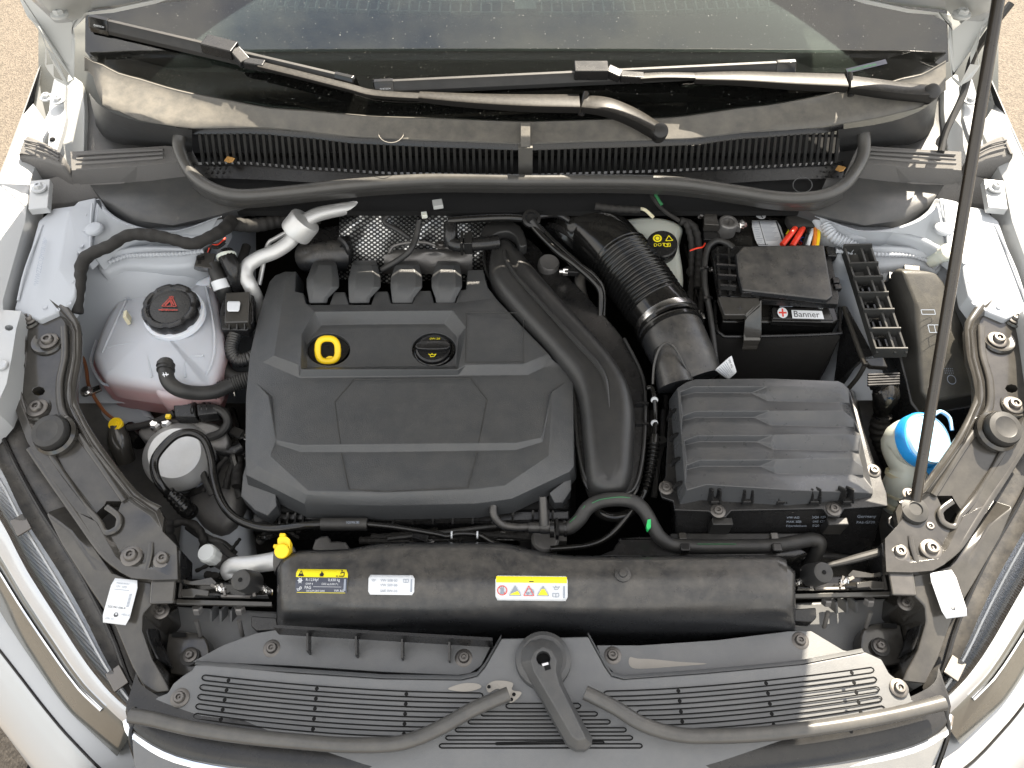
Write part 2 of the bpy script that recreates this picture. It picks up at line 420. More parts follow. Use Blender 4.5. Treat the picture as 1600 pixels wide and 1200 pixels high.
def tag(o, label, cat=None, group=None, kind=None):
    if label: o['label'] = label
    if cat: o['category'] = cat
    if group: o['group'] = group
    if kind: o['kind'] = kind
    return o
def thing(name, label, cat, loc, group=None):
    o = bpy.data.objects.new(name, None); COL.objects.link(o); o.empty_display_size = .02
    o.location = loc; WL[o.name] = Vector(loc)
    return tag(o, label, cat, group)
TPL = {}
def inst(name, key, maker, m, loc, axis=(0, 0, 1), parent=None, scale=1, spin=0, bev=0):
    if key not in TPL:
        g = maker(); o = ob(name, g, m, None, bev=bev); o.location = (0, 0, 0)
        mn = WL[o.name]
        for v in o.data.vertices: v.co += mn
        TPL[key] = o.data; bpy.data.objects.remove(o)
    o = bpy.data.objects.new(name, TPL[key]); COL.objects.link(o)
    pl = WL[parent.name] if parent else Vector()
    o.parent = parent
    o.location = Vector(loc)-pl; o.rotation_mode = 'QUATERNION'
    from mathutils import Quaternion
    o.rotation_quaternion = Vector((0, 0, 1)).rotation_difference(Vector(axis).normalized()) @ Quaternion((0, 0, 1), spin)
    o.scale = (scale,)*3; WL[o.name] = Vector(loc)
    return o
def screw_geo():
    w = lathe([(.0145, -.002), (.0145, .0), (.0125, .0012), (.009, .0014), (.0085, .005), (.0072, .0066), (.0042, .0068), (.0036, .0035), (.0012, .0032), (.001, .0055)], n=18)
    return w
def hex_geo():
    a = lathe([(.012, -.002), (.012, .001), (.0105, .0016)], n=20)
    b = lathe([(.0075, .0), (.0075, .006), (.0062, .0075), (.003, .0075), (.0028, .005)], n=6)
    return join(a, b)
def screw(px, py, z, parent, m='dsteel', s=1, axis=(0, 0, 1), hexa=False):
    return inst('bolt' if hexa else 'screw', ('hex' if hexa else 'scr')+m, hex_geo if hexa else screw_geo, m, P(px, py, z), axis, parent, s, random.uniform(0, 6))

# flat print on a mapped surface
_fc = {}
def textgeo(s):
    if s not in _fc:
        cu = bpy.data.curves.new('t', 'FONT'); cu.body = s; cu.size = 1; cu.resolution_u = 2
        t = bpy.data.objects.new('t', cu); me = bpy.data.meshes.new_from_object(t)
        v = [(q.co.x, q.co.y) for q in me.vertices]; f = [tuple(p.vertices) for p in me.polygons]
        bpy.data.objects.remove(t); bpy.data.curves.remove(cu); bpy.data.meshes.remove(me)
        w = max([a for a, b in v] or [1]); _fc[s] = (v, f, w)
    return _fc[s]
def quadmap(c, lift=.0008):
    """c: TL,TR,BR,BL world points -> f(u,v), v up"""
    n = (c[1]-c[0]).cross(c[3]-c[0]).normalized()
    if n.z < 0: n = -n
    def f(u, v, l=0): return c[3].lerp(c[2], u).lerp(c[0].lerp(c[1], u), v)+n*(lift+l)
    return f
def decal(f, aspect, items, parent, base=None, bname='sticker', nu=10, nv=3, rad=.06, lift=.0004):
    """items: (kind, material, ...) in units of decal height; x runs 0..aspect"""
    par = parent
    if base:
        v = []; fa = []
        # rounded rectangle as fan of strips
        m = 14
        for j in range(nv*2+1):
            t = j/(nv*2); dy = min(t, 1-t); c = rad
            ins = 0 if dy >= c else c-math.sqrt(max(0, c*c-(c-dy)**2))
            ins /= aspect
            for i in range(m+1):
                v.append(f(ins+(1-2*ins)*i/m, t, 0))
        for j in range(nv*2):
            for i in range(m): fa.append((j*(m+1)+i, j*(m+1)+i+1, (j+1)*(m+1)+i+1, (j+1)*(m+1)+i))
        par = ob(bname, (v, fa), base, parent, recalc=False, thick=.0003)
    acc = {}
    def put(mt, pts, faces):
        acc.setdefault(mt, []).append(([f(x/aspect, y, lift+.0002*len(acc)) for x, y in pts], faces))
    for it in items:
        k, mt = it[0], it[1]
        if k == 'rect':
            x0, y0, x1, y1 = it[2:6]; N = 8; pts = []; fs = []
            for i in range(N+1):
                for j in range(4): pts.append((lerp(x0, x1, i/N), lerp(y0, y1, j/3)))
            for i in range(N):
                for j in range(3): fs.append((i*4+j, i*4+4+j, i*4+5+j, i*4+1+j))
            put(mt, pts, fs)
        elif k == 'poly': put(mt, it[2], [tuple(range(len(it[2])))])
        elif k == 'disc':
            x, y, r = it[2:5]; put(mt, [(x+r*math.cos(a*.3927), y+r*math.sin(a*.3927)) for a in range(16)], [tuple(range(16))])
        elif k == 'ring':
            x, y, r, w = it[2:6]; p = []
            for a in range(20):
                c, s = math.cos(a*math.pi/10), math.sin(a*math.pi/10); p += [(x+r*c, y+r*s), (x+(r-w)*c, y+(r-w)*s)]
            put(mt, p, [(2*a, (2*a+2) % 40, (2*a+3) % 40, 2*a+1) for a in range(20)])
        elif k == 'line':
            w = it[2]; q = it[3]; p = []; fs = []
            for (x0, y0), (x1, y1) in zip(q, q[1:]):
                d = math.hypot(x1-x0, y1-y0) or 1; nx, ny = -(y1-y0)/d*w/2, (x1-x0)/d*w/2; b0 = len(p)
                p += [(x0+nx, y0+ny), (x1+nx, y1+ny), (x1-nx, y1-ny), (x0-nx, y0-ny)]; fs.append((b0, b0+1, b0+2, b0+3))
            put(mt, p, fs)
        elif k == 'text':
            s, x, y, h = it[2:6]; tv, tf, tw = textgeo(s); sx = it[6] if len(it) > 6 else 1
            put(mt, [(x+a*h*1.35*sx, y+b*h*1.35) for a, b in tv], tf)
    for mt, gs in acc.items():
        ob('print', gs, mt, par, smooth=False, recalc=False)
    return par
def tri(x, y, s): return [(x-s*.58, y-s*.45), (x+s*.58, y-s*.45), (x, y+s*.55)]
def oilcan(x, y, s, mt):
    return [('line', mt, s*.1, [(x-s*.5, y+s*.25), (x-s*.25, y+s*.1), (x-s*.2, y-s*.25), (x+s*.3, y-s*.25), (x+s*.65, y+s*.25), (x+s*.3, y+s*.12), (x-s*.25, y+s*.12)]),
            ('line', mt, s*.1, [(x, y+s*.12), (x, y+s*.3)]), ('line', mt, s*.1, [(x-s*.12, y+s*.3), (x+s*.12, y+s*.3)])]
def book(x, y, s, mt):
    return [('line', mt, s*.1, [(x-s*.5, y-s*.3), (x-s*.5, y+s*.3), (x, y+s*.22), (x+s*.5, y+s*.3), (x+s*.5, y-s*.3), (x, y-s*.36), (x-s*.5, y-s*.3)]), ('line', mt, s*.1, [(x, y-s*.36), (x, y+s*.22)])]
# ======================= SETTING =======================
g = loft([[Vector((x, y, 0)) for x, y in ((-60, -60), (60, -60), (60, 60), (-60, 60))], [Vector((x, y, .001)) for x, y in ((-60, -60), (60, -60), (60, 60), (-60, 60))]])
tag(ob('road', g, 'asphalt'), 'coarse tan asphalt beside and under the open car', kind='structure')

# ======================= CAR SHELL =======================
def off(p, dx=0, dy=0, dz=0): return Vector((p.x+dx, p.y+dy, p.z+dz))
fl = [(67, 92, .965), (36, 180, .96), (0, 276, .95), (-62, 430, .935), (-118, 600, .90), (-150, 720, .86),
      (-60, 700, .862), (-8, 640, .885), (10, 600, .888), (18, 560, .89), (25, 515, .892), (33, 486, .893), (5, 484, .895), (4, 470, .896),
      (39, 346, .915), (41, 330, .917), (47, 282, .925), (64, 235, .93), (78, 200, .93), (56, 169, .936), (60, 140, .94), (72, 108, .945)]
def fender(f, label, side):
    t = thing('fender', label, 'fender', (side*.86, .95, .55), 'front fenders')
    outer = [f(p) for p in fl]
    ol = Lz(outer)
    crease = [f(p) for p in ((82, 98, .95), (52, 130, .945), (30, 215, .938), (4, 290, .932), (-30, 420, .925), (-85, 600, .885))][1:-1]
    ob('panel', relief(outer, [(False, crease)], [[f((14+7*math.cos(a), 512+5*math.sin(a), .892)) for a in [k*.785 for k in range(8)]]] , skirt=.0), 'white', t, ang=50)
    rows = []
    for dz, dx in ((0, 0), (-.012, .012), (-.05, .026), (-.2, .034), (-.5, .03)):
        rows.append([off(p, side*dx, 0, dz) for p in ol[:6]])
    ob('side_panel', grid(rows, 3), 'white', t, ang=60)
    ins = ol[6:]
    ob('inner_flange', loft([down(ins, .05), down(ins, .0)], False, False, False), 'white', t)
    return t
FL = fender(lambda p: p, 'white front fender beside the coolant tank, round hole in its flange', -1)
FR = fender(mir, 'white front fender on the sunlit side behind the leaning prop rod', 1)
# tab with bolt on each fender
for f, pr, nm in ((lambda p: p, FL, 0), (mir, FR, 1)):
    ob('mounting_tab', relief([f(p) for p in ((47, 282, .935), (78, 279, .93), (74, 324, .925), (44, 327, .925))], skirt=.012), 'white', pr, bev=.0015)
    q = f((61, 293, 0)); screw(q[0], q[1], .934, pr, 'white', 1.0, hexa=True)
    q = f((2, 570, 0)); inst('plug', 'plug', lambda: lathe([(.009, -.002), (.009, .0008), (.0075, .0016), (.006, .0008), (0.002, .0008)], n=18), 'white', P(q[0], q[1], .893), parent=pr)

# inner wings (painted sheet metal, strut towers)
def wing(f, label, side):
    t = thing('inner_wing', label, 'body panel', (side*.68, .85, .4), 'painted inner wing panels')
    zt = [(300, .87), (345, .865), (420, .84), (470, .80), (560, .74), (660, .70), (760, .655), (860, .62), (940, .57)]
    rows = []
    for py in (296, 330, 370, 420, 470, 520, 570, 630):
        z = interp(zt, py)
        rows.append([P(*f((x, py)), z+dz) for x, dz in ((62, -.03), (80, -.01), (110, .0), (150, .0), (200, .0), (260, -.005), (320, -.03), (400, -.14))])
    ob('wheelhouse', grid(rows, 4), 'primer', t, ang=60)
    rows = []
    for py in (628, 680, 740, 800, 860, 910):
        z = interp(zt, py)-.015
        rows.append([P(*f((x, py)), z+dz) for x, dz in ((90, .0), (150, .0), (200, -.02), (260, -.05), (320, -.05), (400, -.14))])
    ob('lower_rail', grid(rows, 4), 'liningdark', t, ang=60)
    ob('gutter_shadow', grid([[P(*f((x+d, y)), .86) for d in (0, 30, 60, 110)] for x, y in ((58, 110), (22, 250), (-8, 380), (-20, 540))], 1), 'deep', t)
    a = [(60, 345, .905), (82, 326, .905), (115, 321, .905), (122, 314, .905), (150, 308, .902), (147, 330, .898), (142, 392, .893), (132, 402, .893), (122, 396, .893), (121, 430, .89), (117, 462, .885), (104, 482, .88), (60, 500, .878), (22, 484, .88)]
    gr = [(68, 354, .9072), (88, 354, .9072), (78, 400, .9042), (56, 462, .9002), (40, 462, .9002)]
    ob('top_panel', relief([f(p) for p in a], [(False, [f((108, 330, .910)), f((92, 420, .899))])], skirt=.03), 'primer', t, bev=.003)
    b = [(150, 308, .905), (166, 324, .902), (190, 341, .90), (230, 354, .896), (270, 357, .89), (300, 350, .885), (345, 334, .88), (347, 342, .875), (330, 366, .868), (300, 372, .87), (250, 366, .878), (225, 362, .882), (190, 372, .885), (165, 384, .887), (146, 396, .888), (140, 380, .89)]
    ob('strut_tower', pill([f(p) for p in b], None, .05, .008, 4, 3), 'primer', t, ang=45)
    b2 = [(150, 402, .862), (190, 384, .866), (240, 380, .868), (300, 384, .862), (318, 398, .85), (300, 412, .846), (250, 416, .85), (190, 414, .853), (160, 424, .85)]
    ob('reinforcement', pill([f(p) for p in b2], None, .04, .01, 4, 3), 'primer', t, ang=45)
    ob('seam_bead', [tube(Lz([f(p) for p in ((318, 392, .858), (285, 396, .859), (240, 398, .864), (200, 400, .86), (170, 410, .857))]), .0035, 8, 5, (.006, .0007, 0, 1)),
                     tube(Lz([f(p) for p in ((144, 318, .909), (142, 345, .90), (141, 388, .896))]), .0022, 6, 4)], 'primer', t)
    inst('round_dimple', 'dimp', lambda: lathe([(.015, -.002), (.0145, .002), (.012, .0045), (.005, .006), (.001, .006)], n=20), 'primer', P(*f((147, 358)), .899), parent=t)
    for x, y, z in ((132, 336, .9), (130, 360, .8985), (127, 384, .897), (70, 480, .8825), (90, 484, .881), (108, 474, .882), (112, 440, .889), (118, 410, .893)):
        inst('spot_weld', 'weld', lambda: lathe([(.004, -.001), (.0038, .0006), (.0022, .0001), (.001, .0001)], n=12), 'primer', P(*f((x, y)), z+.001), parent=t)
    ob('edge_fold', tube(Lz([f(p) for p in ((66, 352, .9055), (40, 420, .896), (28, 470, .885))]), .002, 6, 4), 'primer', t)
    return t
WLt = wing(lambda p: p, 'bluish white strut tower panel stamped with a vehicle number, behind the coolant tank', -1)
WRt = wing(mir, 'bluish white strut tower panel patched with sunlight behind the fuse box', 1)
c4 = [P(88, 366, .9085), P(86, 366, .9085), 0, 0]
fv = quadmap([P(49, 447, .9025), P(66, 368, .908), P(77, 371, .908), P(62, 450, .9025)])
decal(fv, 8.2, [('text', 'pgrey', '*WVWZZZC1ZMY081386*', .1, .15, .62, .8)], WLt)
# weld blob at sunlit side near the battery
ob('seam_sealer', tube(Lz([(1290, 352, .87), (1300, 368, .868), (1318, 378, .866), (1336, 388, .864)]), .010, 10, 6, (.0055, .0012, 0, 1)), 'primer', WRt)
ob('stud', lathe([(.011, -.01), (.011, .018), (.014, .019), (.014, .03), (.011, .032)], P(1462, 405, .865), (.2, -.3, .9), n=12), 'ivory', WRt)

# gutter panels between hinge and cowl
def gutter(f, label, side):
    o = ob('cowl_side_panel', relief([f(p) for p in ((106, 112, .955), (128, 128, .95), (132, 170, .935), (131, 236, .91), (120, 262, .90), (84, 268, .895), (90, 232, .905), (100, 190, .92))], [(False, [f((118, 140, .945)), f((110, 240, .905))])], skirt=.03), 'liner', bev=.002)
    tag(o, label, 'body panel', 'painted panels beside the cowl')
gutter(lambda p: p, 'pale grey painted channel panel between the hinge and the black cowl, in shade', -1)
gutter(mir, 'pale grey painted channel panel crossed by the black rubber strip near the prop rod', 1)

# dark tubs added to block road light, so nothing bright shows from below
t = thing('light_block_tray', 'unseen black tray added deep below the engine to block road light', 'tray', (0, .6, .38))
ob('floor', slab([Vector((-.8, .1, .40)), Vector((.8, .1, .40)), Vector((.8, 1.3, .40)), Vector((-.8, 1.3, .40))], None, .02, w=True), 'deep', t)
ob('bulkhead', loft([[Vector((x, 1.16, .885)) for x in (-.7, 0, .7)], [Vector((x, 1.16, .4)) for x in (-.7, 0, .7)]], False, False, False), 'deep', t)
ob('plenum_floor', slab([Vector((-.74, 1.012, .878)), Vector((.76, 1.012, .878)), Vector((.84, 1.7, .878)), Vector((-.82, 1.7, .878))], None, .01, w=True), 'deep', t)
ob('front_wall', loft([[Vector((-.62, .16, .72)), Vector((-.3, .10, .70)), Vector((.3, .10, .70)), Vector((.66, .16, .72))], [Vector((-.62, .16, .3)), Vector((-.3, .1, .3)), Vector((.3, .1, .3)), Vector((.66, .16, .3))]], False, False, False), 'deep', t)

# ======================= WINDSHIELD =======================
GA = .62   # slope of the glass
def gz(py, off_=0):
    """z on glass plane z=1.0+GA*(y-1.10) for pixel row"""
    v = (600-py)/FPX; dy, dz = _c+_s*v, -_s+_c*v
    t = (1.0+off_-GA*1.10-CAMZ)/(dz-GA*dy); return CAMZ+dz*t
def G(px, py, o=0): return P(px, py, gz(py, o))
gl_out = [(134, 20), (133, 80), (148, 100), (200, 122), (300, 148), (420, 170), (600, 184), (821, 192), (1040, 186), (1200, 166), (1350, 140), (1440, 118), (1482, 96), (1478, 22)]
top = [G(x, y) for x, y in gl_out]
up_ = Vector((0, 1, GA)).normalized()
topx = top[:]+[top[-1]+up_*.9+Vector((-.12, 0, 0)), top[0]+up_*.9+Vector((.12, 0, 0))]
t = thing('windshield', 'sloping glass windshield reflecting pale sky above a dark band', 'windshield', (0, 1.3, 1.0))
o = ob('glass', loft([[p-Vector((0, -.0025, .004)) for p in topx], topx]), 'glass', t, smooth=False)
band = [G(x, y, -.007) for x, y in gl_out[1:-1]]
inner = [G(x, y, -.007) for x, y in ((155, 72), (175, 74), (420, 70), (821, 72), (1180, 74), (1440, 80), (1455, 82))]
ob('black_border', loft([[G(x, y, -.008) for x, y in ((134, -60), (133, 80), (148, 100), (300, 148), (600, 184), (821, 192), (1040, 186), (1350, 140), (1482, 96), (1478, -60))], [G(x, y, -.008) for x, y in ((147, -60), (149, 80), (200, 105), (300, 112), (600, 118), (821, 118), (1040, 118), (1350, 112), (1468, 90), (1464, -60))]], False, False, False), 'gloss', t)
fv = quadmap([G(1321, 108, .001), G(1383, 93, .001), G(1386, 100, .001), G(1324, 115, .001)])
decal(fv, 7, [('rect', 'pdark', 0, 0, 7, 1), ('text', 'dgreen', 'WVWZZZC1ZMY081386', .2, .25, .45, .75)], t)
# dashboard behind the glass
t = thing('dashboard', 'dusty grey dashboard with a slotted defroster vent behind the windshield', 'dashboard', (0, 1.4, .85))
def D(px, py, dz=0): return P(px, py, gz(py, 0)-.085+dz)
ob('top', grid([[D(x, 210, -.02) for x in (60, 400, 821, 1240, 1560)], [D(x, 100, .0) for x in (60, 400, 821, 1240, 1560)], [D(x, 60, .0) for x in (60, 400, 821, 1240, 1560)], [D(x, 22, -.005) for x in (60, 400, 821, 1240, 1560)], [D(x, -120, -.05) for x in (60, 400, 821, 1240, 1560)]], 4), 'dash', t)
def vy(x): return 16-22*((x-821)/600.)**2
ob('vent_rim', [tube([D(x, vy(x)+6, .008) for x in range(240, 1400, 60)], .0045, 6, 3), tube([D(x, vy(x)-12, .008) for x in range(240, 1400, 60)], .004, 6, 3)], 'dashl', t)
for x in list(range(400, 790, 16))+list(range(846, 1260, 16)):
    inst('vent_rib', 'vrib', lambda: box((0, 0, 0), (.0025, .05, .012)), 'dashl', D(x, vy(x)-3, .01), parent=t)
ob('vent_bridge', box(D(821, 10, .012), (.04, .035, .01)), 'dashl', t, bev=.001)

# ======================= HOOD =======================
HD = Vector((0, -math.cos(R(52)), math.sin(R(52)))); HN = Vector((0, -HD.z, HD.y))  # HN: underside normal (towards engine)
t = thing('hood', 'raised white hood whose rear corners show above both hinges', 'hood', (0, 1.16, 1.15))
def hp(u, s):
    """u -1..1 across, s along"""
    w = lerp(.745, .60, s)
    x = .01+u*w
    base = Vector((x, 1.195, 1.13+.047*(1-abs(u)**2.2)))
    if abs(u) > .93: base += Vector((0, 0, -.02))
    return base+HD*(s*.95)
us = [-1, -.97, -.93, -.85, -.6, -.3, 0, .3, .6, .85, .93, .97, 1]
rows = [[hp(u, s) for u in us] for s in (0, .03, .1, .3, .6, .9, 1)]
ob('outer_skin', grid(rows, 2), 'white', t, thick=.003)
def hq(u, s, d): return hp(u, s)+Vector((0, -HD.z, -HD.y if False else -.6))*d
rows = [[hp(u*.97, s)+Vector((0, -.55, -.83))*d for u in us] for s, d in ((.012, .0), (.04, .004), (.10, .018), (.14, .014), (.3, .018), (.85, .018), (.9, .03), (.97, .005))]
ob('inner_panel', grid(rows, 2), 'liner', t)
rows = [[hp(u*.82, s)+Vector((0, -.55, -.83))*.030 for u in us] for s in (.15, .3, .6, .88)]
ob('insulation_pad', grid(rows, 2), 'pad', t, thick=.008)
# rear corner flanges of the hood near the hinges
for f, sd in ((lambda p: p, 0), (mir, 1)):
    a = [(22, -20, 1.20), (40, 22, 1.165), (62, 40, 1.15), (70, 70, 1.12), (70, 102, 1.075), (84, 120, 1.06), (103, 130, 1.05), (113, 118, 1.06), (115, 60, 1.12), (110, 22, 1.15), (128, 18, 1.16), (175, 14, 1.175), (240, 0, 1.19), (300, -20, 1.20)]
    a = [(x, y, z-.02) for x, y, z in a]
    ob('corner_flange', relief([f(p) for p in a], [(False, [f(p) for p in ((60, -10, 1.195), (90, 20, 1.16), (96, 60, 1.12), (88, 110, 1.072))])], skirt=.006), 'liner', t, bev=.003)
    q = f((93, 22, 1.168)); screw(q[0], q[1], q[2], t, 'liner', 1.1, hexa=True)

hood = t
# hinges
def hinge(f, label, side):
    a = [(84, 122, .985), (102, 128, .985), (101, 170, .96), (103, 182, .957), (98, 205, .95), (88, 235, .945), (74, 232, .945), (76, 208, .95), (68, 190, .957), (76, 172, .96), (78, 150, .965)]
    t = ob('hinge', relief([f(p) for p in a], skirt=.01), 'white', hood, bev=.002)
    for x, y in ((91, 157), (73, 152)):
        q = f((x, y, 0)); screw(q[0], q[1], .973 if x > 80 else .955, t, 'white', .95, hexa=True)
    q = f((82, 218)); ob('slot_hole', lathe([(.005, 0), (.004, .002), (.001, .002)], P(q[0], q[1], .9485), n=14), 'deep', t)
    return t
hinge(lambda p: p, 'white bolted hood hinge above the tan road at the wiper tip', -1)
hinge(mir, 'white bolted hood hinge beside the dark prop rod', 1)
# ======================= COWL =======================
cw = thing('windshield_cowl', 'dusty black plastic cowl with a long slotted air grille under the wipers', 'cowl', (0.02, 1.05, .85))
def yb(x):  # lower edge of ledge / top of the grille
    return interp([(140, 100), (160, 165), (230, 192), (300, 201), (400, 200), (480, 207), (560, 216), (700, 222), (821, 226), (950, 222), (1080, 218), (1160, 208), (1280, 200), (1360, 186), (1430, 172), (1480, 140)], x)
def yt(x):  # upper edge, at the glass
    return interp([(130, 88), (150, 99), (200, 121), (300, 147), (420, 169), (600, 183), (821, 191), (1040, 185), (1200, 165), (1350, 139), (1440, 117), (1484, 94)], x)
xs = [132, 145, 160, 185, 220, 260, 300, 360, 420, 480, 540, 600, 660, 720, 780, 821, 860, 920, 980, 1040, 1080, 1120, 1160, 1200, 1260, 1320, 1370, 1410, 1440, 1462, 1478]
def zf(x): return max(.987, gz(yt(x))-.02)
rowsL = []
for k, t_ in enumerate((-.12, 0, .03, .5, .93, 1)):
    r_ = []
    for x in xs:
        a, b = yt(x), max(yb(x), yt(x)+22); y = lerp(a, b, t_)
        z = {0: gz(a)-.004, 1: gz(a)+.003, 2: gz(a)+.002, 3: lerp(gz(a)+.002, zf(x), .55), 4: zf(x), 5: zf(x)-.004}[k]
        r_.append(P(x, y, z))
    rowsL.append(r_)
ob('ledge', grid(rowsL, 2), 'cowl', cw, ang=40)
def zb(x): return interp([(140, .93), (300, .955), (821, .963), (1360, .955), (1480, .93)], x)
# drop wall below the ledge at both ends
rows = []
XS = [136, 150, 170, 220, 280, 300]
def endwall(f, xsl):
    r1 = [P(*f((x, 0)), 0) for x in xsl]
    return r1
for f, L_ in ((lambda p: p, 0), (mir, 1)):
    A = [f(p) for p in ((140, 148), (160, 170), (200, 187), (245, 197), (300, 204))]
    B = [f(p) for p in ((152, 205), (168, 222), (205, 232), (245, 236), (300, 240))]
    ob('end_wall', grid([[P(x, y, zf(x)-.003) for x, y in A], [P(x, y+2, zf(x)-.009) for x, y in A], [P(x, y, .89) for x, y in B], [P(x, y+14, .888) for x, y in B]], 3), 'grey2', cw)
    W = [(128, 140, .93), (150, 170, .925), (160, 210, .905), (215, 222, .90), (240, 205 if 0 else 226, .905), (300, 234, .90), (335, 300, .885), (420, 312, .88), (340, 336, .884), (270, 352, .886), (210, 344, .889), (165, 320, .892), (140, 288, .895), (104, 270, .895), (128, 240, .90)]
    ob('corner_cover', relief([f(p) for p in W], [(False, [f(p) for p in ((168, 232, .898), (225, 222, .909), (300, 226, .906))]), (False, [f(p) for p in ((205, 300, .90), (222, 290, .892), (260, 300, .889), (330, 312, .887))]), (False, [f(p) for p in ((150, 300, .897), (200, 325, .899), (270, 338, .893), (340, 324, .889))])], skirt=.02), 'grey2', cw, ang=50)
# tray below the grille
def gb(x): return interp([(300, 258), (370, 256), (500, 266), (620, 273), (821, 276), (1000, 270), (1150, 264), (1320, 256)], x)
def gtz(x): return .952
gx = list(range(294, 1350, 32))
ob('grille_frame_top', grid([[P(x, yb(x), .985) for x in gx], [P(x, yb(x)+5, .981) for x in gx], [P(x, yb(x)+9, .977) for x in gx], [P(x, yb(x)+9, .972) for x in gx]], 1), 'satin', cw, ang=25)
ob('grille_frame_bottom', grid([[P(x, gb(x)-4, .912) for x in gx], [P(x, gb(x), .913) for x in gx], [P(x, gb(x)+1, .908) for x in gx], [P(x, max(gb(x)+2, 290+12*math.cos((x-821)/520*3.1)), .895) for x in gx]], 1), 'satin', cw, ang=25)
n = 0
for i in range(103):
    x = 312+9.95*i+(4 if i > 49 else 0)
    if 806 < x < 836: continue
    if x > 1318: break
    a = P(x, yb(x)+7, .978); b = P(x+((x-821)/500)*-6, gb(x)-3, .912)
    if i % 1 == 0:
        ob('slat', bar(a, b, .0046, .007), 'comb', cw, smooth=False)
ob('centre_post', [bar(P(821, 228, .985), P(821, 276, .914), .024, .01), bar(P(821, 192, gz(190)+.012), P(821, 230, .991), .016, .004)], 'cowl', cw, bev=.001)
ob('drain_holes', [lathe([(.0028, 0), (.002, .0006)], P(322+i*9+(j % 2)*4, 257+j*7, .9135-.003*j), n=4) for i in range(4) for j in range(3)]+[lathe([(.0028, 0), (.002, .0006)], P(1318-i*9-(j % 2)*4, 262+j*7, .9135-.003*j), n=4) for i in range(4) for j in range(3)], 'deep', cw)
for x, y, r_ in ((182, 148, .021), (611, 207, .021)):
    ob('moulding_ring', tube([P(x+r_*1000*.95*math.cos(a*.3), y+r_*800*math.sin(a*.3)*.95, lerp(gz(y)+.006, .989, .62)) for a in range(22)], .0007, 5, 1), 'scuff', cw)
ob('moulding_ring', tube([P(1254+15*math.cos(a*.3), 289+12*math.sin(a*.3), .9035-.006*math.sin(a*.3)) for a in range(22)], .0009, 5, 1), 'grey', cw)
# cowl seal
sealp = [(284, 200, .978), (279, 222, .962), (284, 244, .95), (300, 272, .942), (330, 294, .937), (372, 305, .934), (440, 301, .934), (560, 288, .936), (680, 281, .937), (821, 282, .938), (960, 282, .938), (1060, 286, .937), (1140, 297, .935), (1220, 309, .933), (1280, 307, .934), (1318, 290, .938), (1340, 262, .945), (1350, 236, .958), (1349, 204, .978)]
t = thing('cowl_seal', 'thick black rubber seal curving along the front edge of the cowl', 'rubber seal', P(821, 285, .93))
ob('bulb', tube(Lz(sealp), .0105, 14, 8), 'seal', t)
lip = [(x, y+9, z-.012) for x, y, z in sealp[3:16]]
ob('lip', grid([[p for p in Lz([(x, y+6, z-.006) for x, y, z in sealp[3:16]])], [p for p in Lz([(x, y+13, z-.018) for x, y, z in sealp[3:16]])], [p for p in Lz([(x, y+20, z-.04) for x, y, z in sealp[3:16]])]], 4), 'seal', t)
# foam blocks
def foam(f, label, long_, side):
    t = thing('foam_block', label, 'foam', P(*f((200, 270)), .89), 'grey foam sealing blocks at the cowl ends')
    A = [(110, 237, .935), (215, 231, .935), (258, 228, .935), (271, 229, .934), (284, 252, .925), (268, 254, .925), (215, 260, .926), (112, 266, .928)]
    ob('pad', relief([f(p) for p in A], skirt=.0), 'foam', t, bev=.0)
    w = Lz([f(p) for p in A]); 
    fr = [w[4], w[5], w[6], w[7]]
    lo = Lz([f(p) for p in ((284, 278, .885), (232, 280, .885), (200, 294, .882), (112, 300, .88))])
    ob('pad_front', grid([fr, lo], 1), 'foam', t)
    ob('pad_side', loft([down(w, .05), w], False, False), 'foam', t)
    ob('ridge', [tube(Lz([f(p) for p in ((120, 242+k*7, .936), (180, 238+k*7, .936), (255, 234+k*6, .936))]), .0025, 6, 3) for k in range(3)], 'foam', t)
    B = [(38, 214, .96), (52, 213, .958), (88, 232, .95), (100, 246, .945), (97, 258, .94), (72, 250, .945), (36, 244, .95), (28, 240, .955)]
    v = Lz([f(p) for p in B]); ob('end_block', pill(v, None, .05, .006, 3, 3, w=True), 'foam', t, ang=50)
    ob('end_ridge', [tube(Lz([f(p) for p in ((38+k, 219+k*6, .9605-k*.001), (66, 226+k*6, .956-k*.001), (92, 240+k*5, .949-k*.001))]), .0018, 6, 3) for k in range(3)], 'foam', t)
    C = [(60, 283, .91), (112, 268, .912), (225, 262, .91), (222, 292, .884), (160, 308, .88), (100, 318, .878), (62, 320, .88)]
    ob('lower_wedge', relief([f(p) for p in C], skirt=.03), 'foam', t, bev=.002)
foam(lambda p: p, 'grey foam block below the left wiper tip, in shade', 1, -1)
foam(mir, 'grey foam block crossed by the prop rod with sun on its end', 1, 1)
# black rubber strip at right hinge
o = ob('rubber_strip', tube(Lz([(1580, 5, 1.14), (1545, 50, 1.10), (1520, 90, 1.04), (1510, 130, 1.0), (1500, 160, .98), (1478, 205, .955), (1470, 238, .94)]), .006, 8, 6), 'rubber')
tag(o, 'thin black rubber strip running down from the hood corner beside the prop rod', 'rubber strip')
# leaves
for i, (x, y, z, n_) in enumerate(((358, 249, .925, 'small curled tan leaf caught at the left end of the cowl grille'), (1313, 263, .918, 'thin orange leaf scrap at the right end of the cowl grille'))):
    v = [P(x+dx, y+dy, z+dz) for dx, dy, dz in ((-8, 2, 0), (-3, -5, .004), (3, -3, .001), (9, -2, .005), (5, 4, .002), (-1, 5, .004))]
    o = ob('leaf', loft([down(v, .0008), v]), 'leaf', smooth=False); tag(o, n_, 'leaf', 'dry leaf scraps on the cowl')

